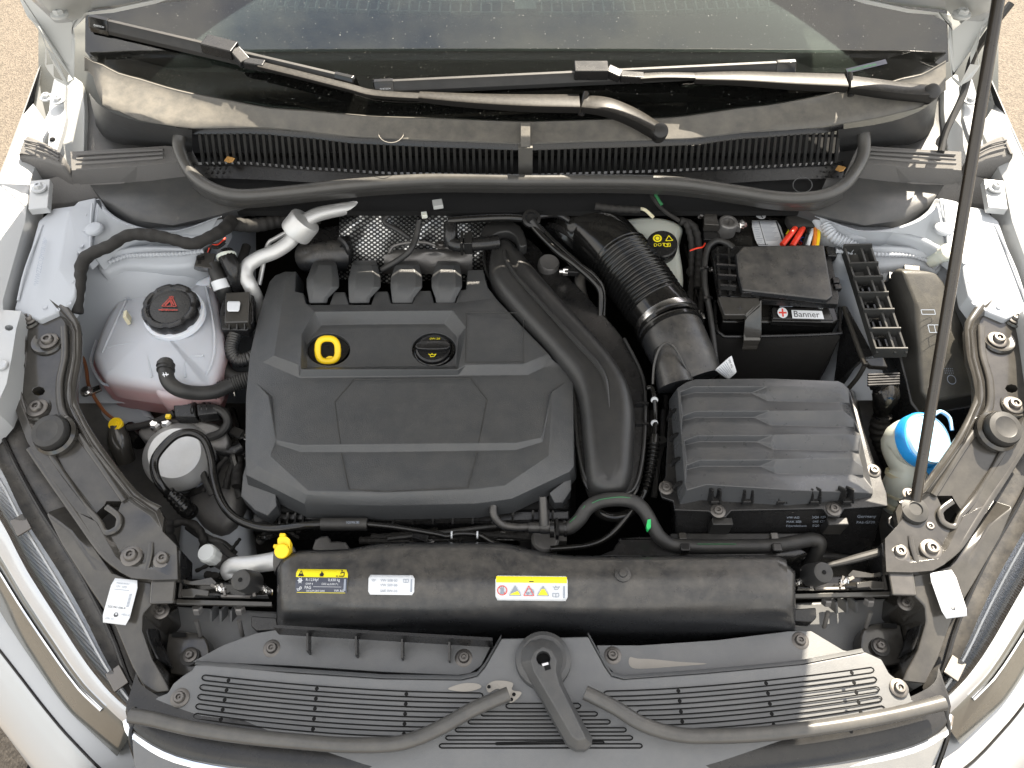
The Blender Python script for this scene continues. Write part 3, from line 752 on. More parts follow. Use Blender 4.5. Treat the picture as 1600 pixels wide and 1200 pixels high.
# ======================= WIPERS =======================
def wiper(label, blade, conn, arm1, arm2, piv):
    t = thing('wiper', label, 'wiper', G(piv[0], piv[1], .0), 'windshield wipers')
    a, b = [G(x, y+3, .006) for x, y in blade]
    d = (b-a).normalized(); up = Vector((0, -GA, 1)).normalized(); s = d.cross(up).normalized()
    if s.y < 0: s = -s
    # spoiler profile swept along the blade
    rings = []
    for k in range(9):
        p = a.lerp(b, k/8)+up*(-.004*(1-(2*k/8-1)**2))*0
        rings.append([p+s*x+up*y for x, y in ((-.014, 0), (-.010, .006), (-.003, .009), (.003, .014), (.008, .011), (.010, .004), (.010, 0))])
    ob('blade', loft(rings), 'rubber', t, bev=.0006)
    ob('rubber_edge', bar(a-up*.002, b-up*.002, .004, .006), 'gloss', t)
    for p, q in ((a, d), (b, -d)):
        ob('end_cap', loft([[p+q*k+s*x*sc+up*y*sc for x, y in ((-.0155, -.001), (-.011, .007), (-.003, .0105), (.003, .0155), (.009, .0125), (.0115, .005), (.0115, -.001))] for k, sc in ((-.004, .8), (-.001, 1), (.028, 1), (.03, .98))]), 'gloss', t, bev=.0005)
    cc = [G(x, y, .022) for x, y in conn]
    ob('connector', [bar(cc[0], cc[1], .030, .018), bar(cc[1]-d*.002, cc[2], .020, .014), bar(cc[2]-(cc[2]-cc[1])*.05, cc[3], .017, .013)], 'satin', t, bev=.002)
    p1 = [G(x, y, h) for x, y, h in arm1]
    ob('arm_rod', tube(p1, .008, 10, 4, r2=.0035, pw=.4), 'arm', t)
    p2 = [G(x, y, h) for x, y, h, w in arm2]
    ob('arm', tube(p2, [w for *_, w in arm2], 12, 5, r2=[.005, .0065, .0075, .0075], pw=.35), 'arm', t, ang=50)
    p3 = [G(x, y, h) for x, y, h, w in piv[2]]
    ob('arm_head', tube(p3, [w for *_, w in piv[2]], 12, 5, r2=[.007, .0085, .009, .010], pw=.4), 'arm', t, ang=50)
    ob('hinge_pin', lathe([(.004, -.02), (.0055, -.019), (.0055, .019), (.004, .02)], p3[0], s, 12), 'satin', t)
    ob('pivot_cap', lathe([(.013, -.02), (.0135, 0), (.0125, .005), (.009, .0075), (.003, .0082)], p3[-1]+up*.008, up, 22), 'rubber', t)
    return t, s, d, up, a, b
w1 = wiper('long wiper slanting down from the top left with its arm reaching the cowl centre', ((147, 33), (552, 128)),
      ((320, 68), (368, 80), (384, 99), (414, 103)),
      ((405, 102, .026), (470, 118, .026), (545, 137, .026), (585, 147, .026), (660, 152, .024)),
      ((655, 151, .024, .009), (730, 157, .024, .013), (820, 161, .024, .0165), (905, 162, .023, .0185)),
      (1030, 208, ((912, 162, .023, .0185), (950, 168, .030, .0185), (990, 184, .026, .017), (1030, 208, .018, .014))))
w2 = wiper('short wiper lying level, its arm pivoting at the right end of the cowl', ((588, 134), (1238, 103)),
      ((897, 110), (950, 110), (970, 120), (1006, 122)),
      ((1000, 121, .026), (1040, 119, .026), (1090, 120, .026)),
      ((1085, 122, .026, .010), (1160, 123, .026, .014), (1240, 127, .025, .017), (1320, 130, .024, .0185)),
      (1452, 148, ((1328, 132, .024, .0185), (1370, 138, .030, .018), (1410, 143, .026, .017), (1452, 147, .022, .015))))
for (t, s, d, up, a, b), flip in ((w1, 0), (w2, 0)):
    o_ = a+d*.006; c = [o_+up*.0118-s*.002, o_+d*.022+up*.0118-s*.002, o_+d*.022+up*.0075-s*.0105, o_+up*.0075-s*.0105]
    decal(quadmap(c, .0012), 2, [('text', 'plabel', 'BOSCH', .55, .3, .3, .9), ('ring', 'plabel', .3, .42, .16, .05)], t)
# water droplets and stains on the long arm
# ======================= ENGINE COVER =======================
ec = thing('engine_cover', 'large dark grey faceted engine cover with four humps along its back edge', 'engine cover', P(640, 620, .76))
A0 = [(445, 424, .808), (463, 424, .81), (461, 455, .808), (474, 458, .806), (478, 474, .806), (484, 476, .806), (515, 476, .806), (522, 456, .808), (539, 456, .808), (545, 476, .806), (580, 476, .806), (587, 455, .808), (606, 455, .808), (611, 474, .806), (645, 474, .806),
      (652, 454, .808), (673, 454, .808), (678, 473, .806), (712, 473, .806), (719, 453, .808), (728, 452, .81), (731, 422, .812), (755, 421, .812), (762, 448, .812), (775, 466, .81), (805, 498, .81), (835, 530, .81), (862, 560, .806), (880, 575, .80), (896, 600, .798),
      (897, 728, .792), (890, 737, .791), (800, 779, .786), (745, 787, .784), (600, 790, .783), (475, 787, .784), (384, 742, .79), (383, 700, .792), (384, 620, .796), (390, 555, .798), (405, 488, .80), (421, 440, .803), (430, 430, .805)]
U0 = [(432, 440, .8055), (412, 566, .802), (468, 590, .8005), (716, 587, .8005), (825, 586, .8005), (850, 574, .801), (864, 566, .803)]
U1 = [(447, 436, .815), (428, 556, .812), (467, 570, .812)]
R0 = [(470, 577, .813), (471, 522, .814), (492, 487, .816), (707, 485, .816), (728, 512, .815), (716, 577, .813)]
R1 = [(480, 574, .797), (482, 530, .797), (503, 508, .797), (538, 507, .797), (553, 534, .797), (641, 534, .797), (656, 506, .797), (694, 506, .797), (716, 527, .797), (712, 573, .797), (650, 573, .797), (637, 562, .797), (551, 562, .797), (538, 574, .797)]
def circ(cx, cy, rx, ry, z, n=24): return [(cx+rx*math.cos(2*math.pi*k/n), cy+ry*math.sin(2*math.pi*k/n), z) for k in range(n)]
h1 = circ(513, 546, 34, 25, .7965); h2 = circ(678, 546, 34, 26, .7965)
lines = [(False, U0), (False, U1+[(470, 577, .813)]), (True, R0), (True, R1), (False, [(716, 577, .813), (728, 570, .813), (818, 569, .813), (858, 551, .811)]),
         (False, [(402, 600, .8), (402, 728, .7985), (480, 773, .7965), (600, 777, .796), (740, 771, .796), (792, 764, .7965), (873, 722, .7985), (881, 598, .80)]),
         (False, [(402, 600, .8), (420, 618, .8055), (422, 713, .803), (482, 767, .8), (600, 770, .8), (740, 765, .8), (788, 759, .8), (858, 712, .803), (862, 612, .8055), (881, 598, .80)]),
         (True, [(426, 621, .796), (462, 627, .800), (600, 622, .800), (830, 624, .800), (857, 617, .796), (846, 684, .8045), (806, 692, .8075), (600, 695, .8075), (470, 696, .8075), (432, 688, .8045)]),
         (False, [(432, 688, .8045), (432, 694, .8005), (470, 706, .7995), (600, 706, .7995), (806, 703, .7995), (848, 690, .8005), (846, 684, .8045)]),
         (False, [(402, 440, .804), (455, 600, .8005)][:0] or [(505, 695, .8075), (500, 626, .800)])]
ob('shell', relief(A0, lines, [h1, h2], skirt=.035, flare=.006, hole_h=.03), 'cover', ec, bev=.0016, ang=20)
sk = Lz([(391, 700, .772), (379, 742, .768), (376, 775, .762), (398, 797, .758), (418, 806, .756), (432, 790, .77), (430, 760, .775)])
ob('corner_foot', slab(sk, None, .03, w=True), 'cover', ec, bev=.002)
sk = Lz([(893, 742, .772), (893, 765, .765), (880, 785, .762), (866, 786, .762), (858, 770, .775)])
ob('corner_foot', slab(sk, None, .03, w=True), 'cover', ec, bev=.002)
for nm, cl, ln in (('groove', 0, [(532, 694, .8073), (523, 628, .8003), (553, 593, .8012), (735, 591, .8012), (761, 624, .8003), (748, 692, .8073)]), ('groove', 0, [(533, 708, .802), (545, 764, .8012), (600, 768, .8008), (731, 762, .8012), (746, 706, .802)]),
                   ('groove', 1, [(729, 488, .8165), (818, 489, .8165), (818, 565, .8165), (727, 566, .8165)])):
    if cl: ln = ln+[ln[0]]
    ob(nm, bead(ln, .0007), 'comb', ec)
# humps
for i, (xt0, xt1, xm0, xm1, xb0, xb1) in enumerate(((488, 526, 479, 530, 483, 511), (550, 590, 544, 595, 546, 577), (617, 655, 610, 660, 613, 645), (681, 718, 674, 722, 681, 711))):
    def sec(x0, x1, y, z, c): return [P(x0, y, z-.03), P(x0, y, z-c), P(x0+(x1-x0)*.22, y, z), P(x1-(x1-x0)*.22, y, z), P(x1, y, z-c), P(x1, y, z-.03)]
    rings = [sec(xb0, xb1, 474, .806, .002), sec(xb0-1, xb1+2, 466, .813, .003), sec(xm0, xm1, 449, .824, .006), sec(xm0, xm1, 436, .828, .008), sec(xt0, xt1, 414, .826, .008), sec(xt0+2, xt1-2, 409, .815, .008), sec(xt0+3, xt1-3, 407, .80, .008)]
    ob('hump', loft(rings), 'cover', ec, bev=.0025)
# wells
for cx, cy, nm in ((513, 546, 'dipstick_well'), (678, 546, 'filler_well')):
    c = P(cx, cy, .79)
    ob(nm, [lathe([(.036, -.04), (.036, .004), (.0355, .0042), (.0345, -.0)], c, n=28), lathe([(.0345, -.035), (.001, -.0349)], c, n=28)], 'gloss', ec)
# dipstick
t = thing('dipstick', 'bright yellow oil dipstick handle standing in the left well of the cover', 'dipstick', P(515, 565, .77))
c = P(512, 547, .802); ax = Vector((.02, -.62, .78)).normalized(); ux = Vector((1, 0, 0)); uy = ax.cross(ux).normalized()
ring = [c+ux*(.0165*math.copysign(abs(math.cos(a))**.75, math.cos(a)))+uy*(.019*math.copysign(abs(math.sin(a))**.75, math.sin(a))) for a in [2*math.pi*k/22 for k in range(22)]]
v = []; f = []
for k in range(22):
    d = (ring[k]-c).normalized()
    for m_ in range(8):
        an = 2*math.pi*m_/8; v.append(ring[k]+d*.0055*math.cos(an)+ax*.0042*math.sin(an))
for k in range(22):
    for m_ in range(8): f.append((k*8+m_, k*8+(m_+1) % 8, ((k+1) % 22)*8+(m_+1) % 8, ((k+1) % 22)*8+m_))
ob('ring_handle', (v, f), 'yellow', t, ang=60)
lo = c-uy*.018 if (c-uy*.018).y < c.y else c+uy*.018
q = P(520, 572, .765)
ob('stem', tube([lo+Vector((.003, 0, 0)), lo.lerp(q, .5)+Vector((.003, 0, 0)), q], [.009, .0075, .009], 12, 2), 'yellow', t)
ob('collar', lathe([(.010, 0), (.0105, .004), (.009, .008)], lo.lerp(q, .6), (lo-q).normalized(), 16), 'yellow', t)
# oil cap
t = thing('oil_filler_cap', 'round black oil filler cap with yellow oil can symbol in the right well', 'cap', P(678, 546, .775))
c = P(677, 546, .796)
ob('cap', lathe([(.029, -.03), (.0295, 0), (.0285, .0035), (.0255, .005), (.024, .003), (.001, .0028)], c, n=36), 'satin', t)
ob('grip_bar', pill([c+Vector((x, y, .011)) for x, y in ((-.024, -.006), (.024, -.006), (.0225, .009), (-.0225, .009))], None, .01, .002, 3, 3, w=True), 'satin', t)
ob('rim', lathe([(.0315, -.02), (.032, -.002), (.0305, -.001), (.030, -.01)], c, n=36), 'gloss', t)
fq = quadmap([c+Vector(v_) for v_ in ((-.028, .028, .0035), (.028, .028, .0035), (.028, -.028, .0035), (-.028, -.028, .0035))])
decal(fq, 1, oilcan(.48, .22, .2, 'pyellow')+[('text', 'pyellow', '0W-20', .38, .80, .08)], t)

# ======================= AIR DUCT =======================
t = thing('air_duct', 'broad smooth black air duct sweeping diagonally down past the engine cover', 'air duct', P(900, 580, .76))
fo = [(757, 382, .80), (760, 425, .80), (790, 470, .80), (860, 545, .80), (893, 600, .79), (902, 690, .78), (914, 745, .775), (935, 769, .772), (965, 773, .772), (990, 764, .773), (1003, 720, .778), (1008, 650, .785), (1004, 590, .79), (975, 530, .80), (920, 465, .805), (860, 405, .805), (822, 370, .805), (785, 355, .80)]
ob('flange', pill(fo, None, .02, .003, 3, 4), 'satin', t, ang=40)
ob('rim', tube([p+Vector((0, 0, .002)) for p in crom(Lz(fo[:14]), 5)], .0028, 8, 1), 'duct', t)
du = [(766, 385, .835), (766, 425, .834), (800, 473, .832), (868, 548, .828), (903, 600, .822), (914, 690, .812), (919, 738, .805), (929, 757, .801), (952, 764, .80), (976, 758, .802), (990, 736, .806), (993, 700, .811), (994, 635, .822), (981, 583, .829), (945, 530, .834), (890, 470, .838), (845, 420, .84), (815, 385, .84), (795, 366, .837), (775, 368, .836)]
ob('duct_body', pill(du, None, .05, .024, 8, 5, spine=[(790, 388), (792, 420), (830, 468), (890, 530), (935, 580), (952, 640), (954, 725)]), 'duct', t, ang=60)
ob('ridge', tube(Lz([(788, 392, .837), (791, 405, .8375), (808, 432, .8375), (860, 490, .836), (908, 542, .832), (932, 568, .83), (946, 595, .826), (952, 637, .819)]), [.0035, .004, .004, .004, .0045, .0045, .004, .001], 8, 6), 'duct', t)
ob('gasket_ring', tube([P(x, y+8, z-.008) for x, y, z in fo[5:14]], .0035, 8, 5), 'gloss', t)
for x, y, z in ((1003, 632, .792), (1003, 664, .786)): ob('rib', box(P(x, y, z), (.02, .003, .01)), 'satin', t)
# side port and hose on top of the duct
t = thing('breather_connector', 'black angled breather pipe joining the top of the smooth air duct', 'pipe', P(730, 382, .82))
ob('elbow', tube(Lz([(778, 378, .842), (755, 381, .845), (735, 382, .846), (716, 383, .846), (706, 380, .846)]), [.012, .0115, .0115, .0125, .012], 14, 4), 'satin', t)
ob('riser', tube(Lz([(704, 382, .84), (704, 368, .855), (704, 350, .862)]), .0125, 14, 3), 'satin', t)
ob('clip', [box(P(732, 380, .848), (.014, .028, .027)), box(P(722, 380, .848), (.005, .031, .03))], 'black', t, bev=.0015)
# half-moon bracket behind the duct
t = thing('lifting_bracket', 'dull grey crescent casting curled around the head of the air duct', 'bracket', P(787, 365, .8))
cres = [(751, 366), (756, 352), (770, 345), (788, 343), (806, 347), (818, 360), (823, 382), (812, 384), (806, 370), (796, 362), (784, 362), (772, 366), (764, 376), (752, 378)]
ob('crescent', pill([(x, y, .848) for x, y in cres], None, .02, .003, 3, 2), 'duct', t)

# ======================= INTAKE HOSE =======================
t = thing('intake_hose', 'fat glossy black intake hose with a ribbed bellows bending to the air filter', 'hose', P(980, 450, .76))
ob('elbow', tube(Lz([(893, 372, .80), (905, 360, .815), (925, 362, .822), (950, 382, .824), (970, 404, .822)]), [.049, .052, .0535, .054, .0535], 36, 8), 'gloss', t, ang=60)
ob('bellows', tube(Lz([(966, 399, .822), (985, 424, .819), (1005, 450, .815), (1024, 478, .81)]), [.0535, .0535, .053, .052], 40, 8, (.0078, .0021, 0, 1)), 'gloss', t, ang=60)
ob('cuff', tube(Lz([(1022, 474, .81), (1034, 490, .807), (1044, 508, .804), (1046, 512, .804)]), [.0525, .053, .0515, .051], 40, 4), 'gloss', t, ang=60)
ob('inlet_rim', tube(Lz([(889, 376, .798), (884, 383, .794)]), [.053, .053], 32, 1), 'satin', t)
d = (P(1050, 520, .80)-P(1036, 494, .80)).normalized()
cl = P(1042, 504, .805)
t2 = thing('hose_clamp', 'shiny steel band clamp around the intake hose cuff', 'clamp', cl)
ob('band', lathe([(.0535, -.0055), (.0555, -.0055), (.0558, 0), (.0555, .0055), (.0535, .0055)], cl, d, 48), 'steel', t2)
side = Vector((d.y, -d.x, 0)).normalized()*-1
sc = cl+side*.058+Vector((0, 0, -.004))+Vector((-.0, -.002, 0))
ob('clamp_screw', [lathe([(.005, -.012), (.005, .012)], sc, (.2, .9, .1), 12), lathe([(.0075, .0), (.0075, .007), (.005, .008)], sc-Vector((.002, .018, .001)), (-.2, -.9, -.1), 6), box(sc+Vector((.004, 0, 0)), (.012, .012, .01))], 'steel', t2, bev=.0005)
t = thing('intake_snorkel', 'dusty black intake neck leading from the steel clamp into the air filter box', 'air duct', P(1080, 560, .76))
ob('neck', tube(Lz([(1046, 512, .803), (1056, 535, .80), (1070, 562, .795), (1086, 596, .785)]), [.0525, .053, .051, .047], 36, 6, r2=[.052, .048, .042, .036]), 'dusty', t, ang=60)
ob('neck_rib', [tube(Lz([(1020, 600, .803), (1022, 570, .822), (1030, 545, .838), (1042, 536, .845), (1056, 545, .842), (1070, 572, .83), (1086, 600, .80)]), .0022, 8, 6)], 'dusty', t)
ob('side_lobe', tube(Lz([(1040, 548, .81), (1046, 570, .81), (1056, 604, .80)]), [.02, .026, .03], 20, 6), 'dusty', t)
ob('collar', tube(Lz([(1049, 518, .8025), (1051, 522, .8025)]), [.0555, .0555], 36, 1), 'gloss', t)

# ======================= AIR FILTER BOX =======================
ab = thing('air_filter_box', 'ribbed black air filter box with a stepped lid and screwed flange', 'air filter box', P(1210, 690, .72))
LZ = .835
def lz(x, y): # lid falls slightly towards the front and the sides
    e = 0
    if x < 1085: e += (1085-x)*.00035
    if x > 1312: e += (x-1312)*.0006
    return LZ-.006*(y-597)/170-e
lo_ = [(1058, 606), (1072, 597), (1088, 592), (1200, 591), (1309, 595), (1318, 599), (1327, 608), (1345, 680), (1364, 765), (1364, 772), (1350, 770), (1240, 766), (1104, 757), (1073, 766), (1070, 756), (1064, 680)]
outer = [(x, y, lz(x, y)) for x, y in lo_]
lines = []
for i in range(4):
    dx, dy = 3.4*i, 38.2*i
    hz = lambda x, y: lz(x, y)
    Tt = [(1063+dx, 612+dy), (1084+dx, 604+dy), (1172+dx*1.35, 604+dy), (1200+dx*1.3, 603.5+dy*.992), (1311+dx*1.9, 604+dy*.985), (1327+dx*2.1, 618+dy*.98)]
    Mm = [(1063.5+dx, 619+dy), (1085+dx, 614+dy), (1173+dx*1.35, 614+dy), (1199+dx*1.3, 627+dy*.985), (1312+dx*1.9, 629+dy*.985), (1328+dx*2.1, 634+dy*.98)]
    K = [(1173+dx*1.35, 614+dy), (1196+dx*1.3, 617+dy*.985), (1311+dx*1.9, 619+dy*.985), (1327.5+dx*2.1, 630+dy*.98)]
    lines.append((False, [(x, y, lz(x, y)+.001) for x, y in Tt]))
    lines.append((False, [(x, y, lz(x, y)-.0095) for x, y in Mm]))
    lines.append((False, [(x, y, lz(x, y)-.0035) for x, y in K[1:]]))
ob('lid', relief(outer, lines, skirt=.04, flare=.006), 'airbox', ab, bev=.0013, ang=20)
fo = [(1040, 744), (1030, 764), (1034, 777), (1052, 783), (1054, 797), (1108, 799), (1116, 807), (1134, 808), (1143, 798), (1286, 795), (1294, 806), (1312, 808), (1320, 795), (1388, 791), (1386, 770), (1378, 748), (1376, 735), (1362, 722), (1340, 640), (1318, 602), (1075, 600), (1045, 640)]
ob('flange', slab(fo, .792, .006), 'satin', ab, bev=.0015)
ob('lower_box', loft([Lz([(1052, 930), (1345, 925), (1372, 800), (1340, 610), (1060, 610), (1045, 780)], .62), Lz([(1056, 796), (1382, 792), (1378, 760), (1330, 610), (1068, 610), (1048, 775)], .786)]), 'satin', ab, bev=.004)
ob('lower_ledge', [box(P(1150, 845, .735), (.2, .012, .03)), box(P(1125, 822, .765), (.03, .012, .035)), box(P(1303, 822, .765), (.03, .012, .035))], 'black', ab, bev=.002)
for x, y in ((1122, 798), (1303, 795), (1041, 762), (1365, 735)): screw(x, y, .7935, ab, 'dsteel', .75)
for i, x in enumerate((1116, 1166, 1219, 1271, 1322)):
    for dx in (-6, 6): ob('clip_rib', bar(P(x+dx, 762, .822), P(x+dx, 784, .794), .003, .012), 'satin', ab, bev=.0006)
    ob('clip', box(P(x, 783, .797), (.012, .008, .01)), 'satin', ab, bev=.001)
for k in range(4):
    ob('side_rib', tube(Lz([(1060+3*k, 640+38*k, .815), (1050+2*k, 644+38*k, .80), (1044+2*k, 656+38*k, .785)]), .0035, 6, 3), 'satin', ab)
fv = quadmap([P(1216, 797, .785), P(1370, 797, .785), P(1372, 826, .72), P(1216, 824, .72)])
# the front wall of the lower box
fv = quadmap([P(1218, 799, .779), P(1376, 797, .779), P(1372, 825, .742), P(1216, 826, .742)], .004)
decal(fv, 4.6, [('text', 'pgrey', 'VW AG', .3, .72, .13), ('text', 'pgrey', 'MAK SEB', .3, .48, .13), ('text', 'pgrey', 'Filterelement', .3, .24, .13),
                ('text', 'pgrey', '2Q0 129 607 CB', 1.45, .72, .13), ('text', 'pgrey', '04E 129 620 A', 1.5, .48, .13), ('text', 'pgrey', '5Q0 129 620 C', 1.5, .24, .13), ('text', 'pgrey', 'Germany', 3.5, .72, .17), ('text', 'pgrey', 'PA6-GF30', 3.5, .4, .15)], ab)

# ======================= TURBO / BULKHEAD FOIL =======================
t = thing('heat_shield', 'dimpled silver foil insulation on the bulkhead behind the engine', 'heat shield', P(640, 370, .75))
rows = []
for j, (py, z) in enumerate(((303, .872), (325, .866), (345, .856), (375, .835), (405, .81), (440, .77))):
    rows.append([P(x, py+4*math.sin(x*.045+j), z-.03+.007*math.sin(x*.055+j*1.3)+.004*math.sin(x*.11+j*2.1)) for x in range(530, 800, 18)])
v, f = grid(rows, 4)
o = ob('foil', (v, f), 'foil', t, ang=80, recalc=False)
uvl = o.data.uv_layers.new(name='uv')
for lp in o.data.loops:
    p = o.data.vertices[lp.vertex_index].co; uvl.data[lp.index].uv = (p.x, p.z+p.y)
t = thing('turbo_shield', 'crumpled bare silver heat shield above the turbocharger', 'heat shield', P(670, 400, .78))
rows = [[P(x, y+dy*(1 if x < 615 else .4), z+.004*math.sin(x*.13+y)) for x in (600, 622, 650, 680, 710, 738)] for y, z, dy in ((382, .80, 18), (390, .812, 8), (400, .81, 0), (412, .80, 0), (428, .775, 0))]
ob('shell', grid(rows, 4), 'cast', t, ang=70)
ob('rim', tube(Lz([(606, 400, .80), (615, 385, .81), (640, 379, .815), (665, 379, .816), (690, 386, .812), (736, 392, .80)]), .003, 8, 5), 'cast', t)
screw(689, 382, .818, t, 'dsteel', .7)

# ======================= AIR CONDITIONING PIPE =======================
t = thing('air_conditioning_pipe', 'silver pipe with a fat cylindrical damper behind the coolant tank', 'pipe', P(440, 400, .8))
c1, c2 = P(460, 366, .865), P(476, 346, .885)
ob('damper', lathe([(.010, -.003), (.018, -.001), (.0265, .002), (.0275, .006), (.0275, (c2-c1).length), (.026, (c2-c1).length+.004), (.010, (c2-c1).length+.006)], c1, c2-c1, 30), 'alu', t)
ob('damper_collar', lathe([(.012, -.006), (.0145, -.006), (.0145, -.001)], c1, c2-c1, 24), 'alu', t)
ob('bent_pipe', tube(Lz([(462, 364, .868), (452, 378, .86), (430, 393, .852), (405, 403, .845), (388, 415, .838), (384, 430, .83), (392, 448, .815), (402, 470, .78), (410, 500, .74)]), .0125, 16, 7), 'alu', t)
ob('rear_pipe', tube(Lz([(478, 344, .885), (500, 334, .885), (540, 326, .875), (575, 320, .86)]), [.012, .012, .011, .01], 14, 5), 'alu', t)
ob('thin_pipe', tube(Lz([(448, 363, .85), (430, 373, .845), (420, 380, .84), (414, 400, .82), (405, 445, .79)]), .004, 10, 5), 'alu', t)
# throttle body / dark things behind the cover
t = thing('throttle_housing', 'dark bluish cylindrical housing between the silver pipe and the foil', 'housing', P(505, 390, .78))
ob('barrel', tube(Lz([(478, 402, .79), (500, 400, .80), (538, 398, .79)]), [.027, .026, .03], 24, 2), 'dusty', t)
ob('box', slab([(478, 360), (520, 352), (545, 350), (548, 375), (535, 388), (485, 386)], .82, .04), 'satin', t, bev=.004)
ob('flange', tube(Lz([(530, 372, .83), (542, 385, .82), (546, 410, .79)]), .006, 8, 4), 'satin', t)

# ======================= COOLANT TANK =======================
ct = thing('coolant_tank', 'milky coolant tank with pink fluid and a black screw cap', 'coolant tank', P(245, 540, .72))
body = [(203, 432), (212, 424), (262, 420), (318, 428), (330, 436), (340, 480), (347, 530), (344, 560), (332, 596), (322, 603), (280, 606), (235, 602), (170, 592), (156, 584), (143, 560), (144, 542), (160, 500), (184, 458)]
ob('body', pill([(x, y, .80) for x, y in body], None, .055, .017, 8, 4, dome=.008), 'tankf', ct, ang=60)
low = [(x+(0), y+13, .755) for x, y in body]
ob('fluid_body', pill(low, None, .06, .012, 4, 4), 'pink', ct, ang=60)
ob('seam', tube([P(x, y+10, .757) for x, y in body], .0025, 6, 3), 'tank', ct)
ob('front_lobe', pill([(236, 578, .798), (286, 578, .798), (294, 606, .79), (284, 618, .786), (250, 618, .786), (240, 606, .79)], None, .06, .008, 4, 3), 'tankf', ct, ang=60)
ob('mould_rib', [tube(Lz([(208, 446, .8035), (186, 492, .8025), (168, 532, .801), (160, 552, .799)]), .0022, 8, 4), tube(Lz([(166, 544, .80), (195, 538, .803), (222, 538, .804), (232, 560, .802), (238, 590, .799)]), .0026, 8, 4), tube(Lz([(322, 448, .8035), (334, 510, .803), (334, 556, .801), (322, 588, .799)]), .0022, 8, 4), tube(Lz([(290, 590, .8), (291, 560, .803), (318, 556, .803)]), .002, 8, 3)], 'tankf', ct)
fq = quadmap([P(190, 462, .8085), P(214, 462, .8085), P(208, 500, .8085), P(184, 500, .8085)])
decal(fq, .8, [('line', 'pgrey', .03, [(.15, .8), (.6, .8)]), ('text', 'pgrey', 'max', .2, .84, .12), ('line', 'pgrey', .03, [(.15, .3), (.6, .3)]), ('text', 'pgrey', 'min', .2, .34, .12)], ct)
ob('mounting_ear', relief([(150, 430, .80), (160, 422, .80), (176, 421, .80), (206, 436, .80), (196, 452, .80), (164, 466, .80)], skirt=.012, holes=[[(162, 459, .80), (160, 452, .80), (176, 446, .80), (178, 452, .80)], [(181, 450, .80), (179, 444, .80), (196, 438, .80), (198, 443, .80)]]), 'tank', ct, bev=.002)
ob('level_window', slab([(193, 486, .8285), (198, 484, .829), (197, 494, .828), (192, 496, .8275)], None, .02), 'yivory', ct)
ob('sensor_spout', slab([(302, 424, .805), (330, 426, .805), (328, 446, .803), (300, 444, .803)], None, .04), 'tank', ct, bev=.002)
c = P(268, 483, .832); ax = Vector((.02, -.12, 1)).normalized()
prof = [(.044, -.012), (.046, -.004), (.046, .006), (.044, .0105), (.037, .012), (.034, .0105), (.032, .0075), (.001, .0085)]
Mx = rot_to(ax); rings = []
for r_, z_ in prof:
    rg = []
    for k in range(64):
        rr = r_*(1-(.045 if (k % 8) in (0, 1) and r_ > .036 else 0)); a = 2*math.pi*k/64
        rg.append(c+Mx @ Vector((rr*math.cos(a), rr*math.sin(a), z_)))
    rings.append(rg)
cp = ob('cap', loft(rings), 'satin', ct, ang=40); cp['label'] = 'black notched screw cap with red warning symbol'
ob('neck_ring', lathe([(.050, -.02), (.0495, -.010), (.046, -.009)], c, ax, 40), 'tank', cp)
fq = quadmap([c+Mx @ Vector(v_) for v_ in ((-.03, .03, .009), (.03, .03, .009), (.03, -.03, .009), (-.03, -.03, .009))])
decal(fq, 1, [('line', 'pdred', .026, [(.3, .48), (.7, .48), (.5, .82), (.3, .48)]), ('line', 'pdred', .026, [(.38, .48), (.5, .66), (.58, .48)]), ('line', 'pdred', .03, [(.44, .8), (.62, .52)]), ('line', 'pdred', .03, [(.56, .8), (.38, .52)]), ('line', 'pdred', .03, [(.24, .36), (.76, .36)]), ('text', 'pdred', 'G12evo', .3, .33, .08)], cp)
# tank outlet hose
t = thing('coolant_hose', 'grey black hose curving from the tank outlet under the engine cover', 'hose', P(300, 600, .74))
ob('hose', tube(Lz([(259, 566, .832), (259, 580, .834), (264, 597, .828), (280, 609, .818), (305, 614, .80), (335, 612, .785), (365, 600, .775), (395, 590, .775)]), .0115, 16, 8), 'rubber', t)
ob('ribbed_sleeve', tube(Lz([(332, 613, .775), (365, 600, .775), (390, 592, .775)]), .0125, 14, 6, (.004, .0007, 0, 1)), 'rubber', t)
ob('clamp_ring', [lathe([(.0125, -.003), (.0138, -.003), (.0138, .003), (.0125, .003)], P(259, 571, .833), (0, -.9, -.1), 20), lathe([(.0125, -.002), (.0135, -.002), (.0135, .002), (.0125, .002)], P(259, 578, .834), (.1, -.9, 0), 20)], 'rubber', t)
fq = quadmap([P(251, 582, .847), P(265, 581, .847), P(267, 589, .844), P(254, 591, .844)])
decal(fq, 2, [('line', 'plabel', .18, [(.3, .5), (1.7, .5)]), ('line', 'plabel', .18, [(.6, .1), (.6, .9)]), ('line', 'plabel', .18, [(1.2, .2), (1.2, .9)])], t)
# washer bottle lid below tank
t = thing('fluid_container', 'bluish white container tucked under the front of the coolant tank', 'container', P(200, 625, .68))
ob('body', pill([(148, 596, .70), (175, 592, .705), (200, 602, .705), (214, 620, .70), (232, 640, .695), (236, 655, .69), (200, 660, .688), (160, 652, .69), (150, 630, .695)], None, .06, .012, 4, 3), 'primer', t, ang=50)
ob('plug', lathe([(.012, 0), (.012, .006), (.008, .008)], P(183, 604, .715), n=16), 'cast', t)
